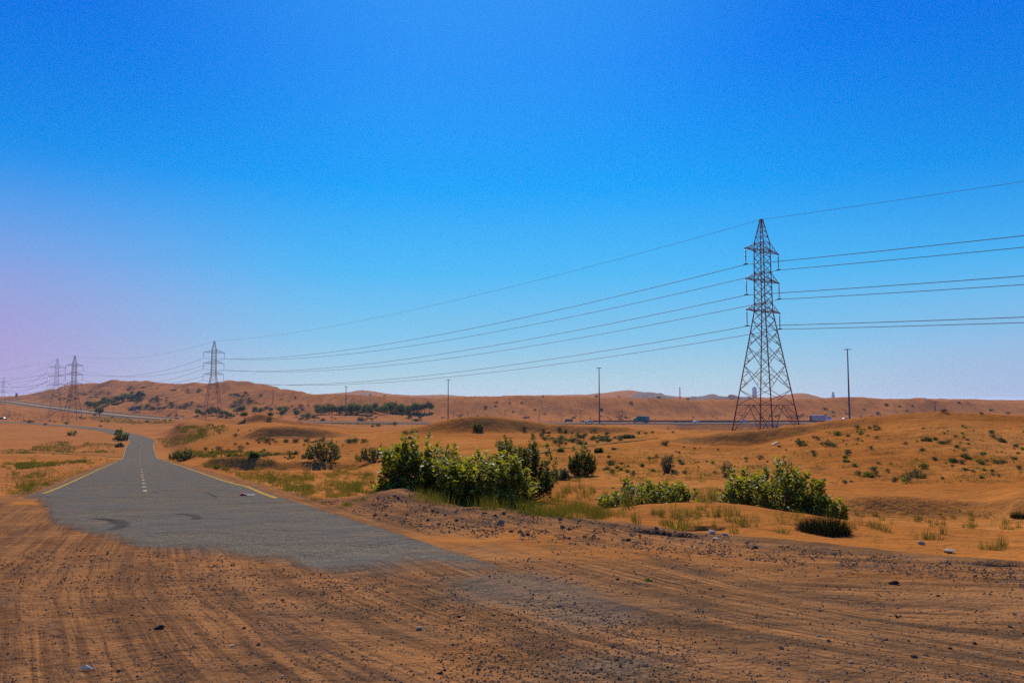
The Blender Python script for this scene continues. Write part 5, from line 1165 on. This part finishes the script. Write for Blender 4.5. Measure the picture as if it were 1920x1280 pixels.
# ---------------------------------------------------------------- guard rails, wall, signs, towers
def guard(off, x0, x1, label, z_up=.0, parts=46):
    L = offset_line(HWAY, off); Zl = HWAY[:, 2]; k_ = (L[:, 0] > x0) & (L[:, 0] < x1); L = L[k_]; Zl = Zl[k_] + z_up
    root = empty('guard_rail', (float(L[0, 0]), float(L[0, 1]), float(Zl[0]))); o0 = np.array(root.location)
    P_ = np.column_stack([L, Zl]) - o0; m_ = MB()
    for i in range(len(P_) - 1):
        a, b_ = Vector(P_[i]) + Vector((0, 0, .85)), Vector(P_[i + 1]) + Vector((0, 0, .85)); d = (b_ - a); m_.box(tuple((a + b_) / 2), (d.length + .02, .10, .42), math.atan2(d.y, d.x))
    m_.build('rail', MATS['galvanised'], root)
    cum = np.concatenate([[0], np.cumsum(np.linalg.norm(np.diff(P_[:, :2], axis=0), axis=1))])
    for s in np.linspace(0, cum[-1], parts):
        x_, y_, z_ = [float(np.interp(s, cum, P_[:, j])) for j in range(3)]; m_ = MB(); m_.box((x_, y_ + .09, z_ + .3), (.16, .14, 1.15)); m_.build('post', MATS['galvanised'], root)
    tag(root, label, 'guard rail', 'guard rails of the highway')
guard(-16.8, 40, 230, 'near steel guard rail of the highway above the concrete wall')
guard(0, 40, 230, 'steel guard rail along the middle of the highway')
L = offset_line(HWAY, -19.9); k_ = (L[:, 0] > 98) & (L[:, 0] < 152); L = L[k_]; root = empty('retaining_wall', (float(L[0, 0]), float(L[0, 1]), -13.2))
for i in range(len(L) - 1):
    a, b_ = L[i], L[i + 1]; m_ = MB(); c_ = (a + b_) / 2 - L[0]; d = b_ - a; m_.box((c_[0], c_[1], -2.0), (np.hypot(*d) - .06, .35, 4.6), math.atan2(d[1], d[0])); m_.build('panel', MATS['concrete'], root)
m_ = MB(); 
for i in range(len(L) - 1): a, b_ = L[i] - L[0], L[i + 1] - L[0]; m_.bar((a[0], a[1], .42), (b_[0], b_[1], .42), .2)
m_.build('coping', MATS['concrete'], root); tag(root, 'grey concrete wall below the highway, left of the large pylon feet', 'wall')
def billboard(px, ytop, ybase, Y, wpx, mat, label):
    x, y, z = at(px, ybase, Y); h = zr_of(ytop) * Y - z; w_ = wpx * Y / F; root = empty('billboard', (x, y, z))
    m_ = MB(); m_.box((0, 0, h * .64), (w_, .4, h * .72)); m_.build('panel', MATS[mat], root)
    m_ = MB(); m_.box((0, .05, h * .64), (w_ + .5, .3, h * .72 + .5)); m_.build('frame', MATS['galvanised'], root)
    for s in (-1, 1): m_ = MB(); m_.bar((s * w_ * .3, .3, -1), (s * w_ * .3, .3, h * .5), .25); m_.build('post', MATS['galvanised'], root)
    tag(root, label, 'billboard')
billboard(250.5, 762, 772.5, 760, 7.5, 'billboard_face', 'purple billboard among trees at the foot of the left hill')
billboard(30.5, 737.5, 744.5, 1300, 3.6, 'red_plastic', 'small dark red sign standing against the sky at the far left')
def tower(px, ytop, Y, wpx, label, steps):
    x, _, _ = at(px, 752, Y); top = zr_of(ytop) * Y; z0 = -20; w_ = wpx * Y / F; root = empty('tower', (x, Y, z0)); H = top - z0
    m_ = MB()
    for f0, f1, ws in steps: m_.box((0, 0, H * (f0 + f1) / 2), (w_ * ws, w_ * ws, H * (f1 - f0) - .1))
    m_.build('shaft', MATS['hazed_tower_glass'], root)
    m_ = MB()
    for j in range(1, 20): m_.box((0, 0, H * j / 26), (w_ * 1.03, w_ * 1.03, H * .006))
    m_.build('floor_bands', MATS['concrete'], root); tag(root, label, 'tower')
tower(1415, 725, 5000, 6.8, 'distant hazy blue high-rise tower seen through the large pylon', [(0, .93, 1.0), (.93, 1.0, .7)])
tower(1562.5, 735, 5000, 5.0, 'distant hazy blue tapering tower between the pylon and the right mast', [(0, .5, 1.0), (.5, .8, .85), (.8, 1.0, .65)])
tower(1404, 743, 5000, 6, 'low hazy blue block left of the distant tall tower', [(0, 1.0, 1.0)])
x, y, z = at(1275, 748, 1500); root = empty('chimney', (x, y, z)); m_ = MB(); m_.bar((0, 0, -14), (0, 0, zr_of(726) * 1500 - z), 1.2, .8, 10); m_.build('stack', MATS['concrete'], root)
m_ = MB(); m_.bar((0, 0, zr_of(728) * 1500 - z), (0, 0, zr_of(726.8) * 1500 - z), 1.3, 1.3, 10); m_.build('ring', MATS['red_plastic'], root); tag(root, 'thin pale chimney rising behind the crest of the long dune wall', 'chimney')
def rockhill(pts, Y, dep, label, seed, mat='dark_rock'):
    """low rocky hill with its own depth; pts: skyline (px,row)"""
    g = rng(seed); xs = np.linspace(pts[0][0], pts[-1][0], 60); rows = np.interp(xs, [p[0] for p in pts], [p[1] for p in pts]); top = zr_of(rows) * Y; X = t_of(xs, 745) * Y; z0 = zr_of(753) * Y - 4
    v = np.linspace(-1, 1, 17); env = (1 - np.abs(v)**1.6)
    XX, VV = np.meshgrid(X, v); ZZ = z0 + (top - z0)[None, :] * env[:, None]; YY = Y + VV * dep; nz = fbm(XX / 22, YY / 30, seed, 4); ZZ = ZZ + nz * 5 * (env[:, None] > .02)
    ix = np.arange(XX.size).reshape(XX.shape); q = np.stack([ix[:-1, :-1], ix[:-1, 1:], ix[1:, 1:], ix[1:, :-1]], -1).reshape(-1, 4)
    o = link_mesh('rocky_hill', np_mesh('rocky_hill', np.stack([XX.ravel(), YY.ravel(), ZZ.ravel()], 1), [q], MATS[mat], False)); tag(o, label, 'hill', kind='structure')
rockhill([(1180, 747), (1200, 735.5), (1212, 735), (1240, 738), (1262, 747)], 1700, 120, 'dark reddish rocky hill behind the dune wall, left of the chimney', 801)
rockhill([(1288, 748), (1300, 743), (1335, 739), (1342, 738), (1350, 740), (1362, 748)], 1300, 90, 'dark rocky mound right of the chimney', 802)
rockhill([(1366, 749), (1369, 741), (1380, 741.5), (1400, 743), (1404, 749)], 1300, 60, 'small dark rocky mound left of the large pylon', 803)
rockhill([(632, 747), (655, 739), (680, 736.5), (700, 740), (720, 747)], 2200, 160, 'dark purple rocky hill behind the long dune wall above the grove', 804)

# ---------------------------------------------------------------- litter
x, y, z = spot(463, 930); root = empty('litter', (x, y, z + .02)); m_ = MB(); m_.box((-.12, 0, .03), (.24, .13, .06), .1); m_.box((-.16, .02, .075), (.10, .1, .03), .4); m_.build('red_wrapper', MATS['red_plastic'], root)
m_ = MB(); m_.box((.13, 0, .02), (.3, .1, .035), -.06); m_.build('white_paper', MATS['pale_paper'], root); tag(root, 'flattened red and white litter on the right lane of the road', 'litter')
x, y, z = spot(1214, 1089); m_ = MB(); m_.box((0, 0, .02), (.07, .05, .04), .3, taper=(.6, .4)); m_.box((.04, .02, .012), (.05, .03, .02), .9)
o = m_.build('wrapper', MATS['yellow_paint']); o.location = (x, y, z); tag(o, 'crumpled yellow wrapper on the gravel right of centre', 'wrapper')
x, y, z = spot(160, 1256); m_ = MB(); m_.tube([(-.05, 0, .01), (0, .01, .03), (.06, -.01, .012)], [.004, .008, .003]); m_.tube([(-.04, .02, .005), (.01, -.02, .02), (.05, .03, .01)], [.003, .006, .003])
o = m_.build('twig', MATS['pale_paper']); o.location = (x, y, z); tag(o, 'bleached twig lying on the sand at the bottom left', 'twig')
x, y, z = spot(1453, 833); m_ = MB(); m_.box((0, 0, .12), (1.3, .14, .12), .35); o = m_.build('plank', MATS['pale_paper']); o.location = (x, y, z); o.rotation_euler = (0, -.2, .4); tag(o, 'pale plank lying on the sand below the dune slip face', 'plank')

# ---------------------------------------------------------------- haze
hm = bpy.data.materials.new('haze_air'); hm.use_nodes = True; t = NT(hm.node_tree); t.n.clear(); o = t.n.new('ShaderNodeOutputMaterial'); v = t.n.new('ShaderNodeVolumePrincipled')
v.inputs['Color'].default_value = (.72, .82, 1.0, 1); v.inputs['Density'].default_value = HAZE; v.inputs['Anisotropy'].default_value = .3; t.l.new(v.outputs[0], o.inputs['Volume'])
lo = float(GZ.min()) - 3; m_ = MB(); m_.box((0, 13000, (lo + 96) / 2), (130000, 60000, 96 - lo)); hz = m_.build('haze', hm); tag(hz, 'pale blue haze over the distant desert', 'haze', kind='stuff')
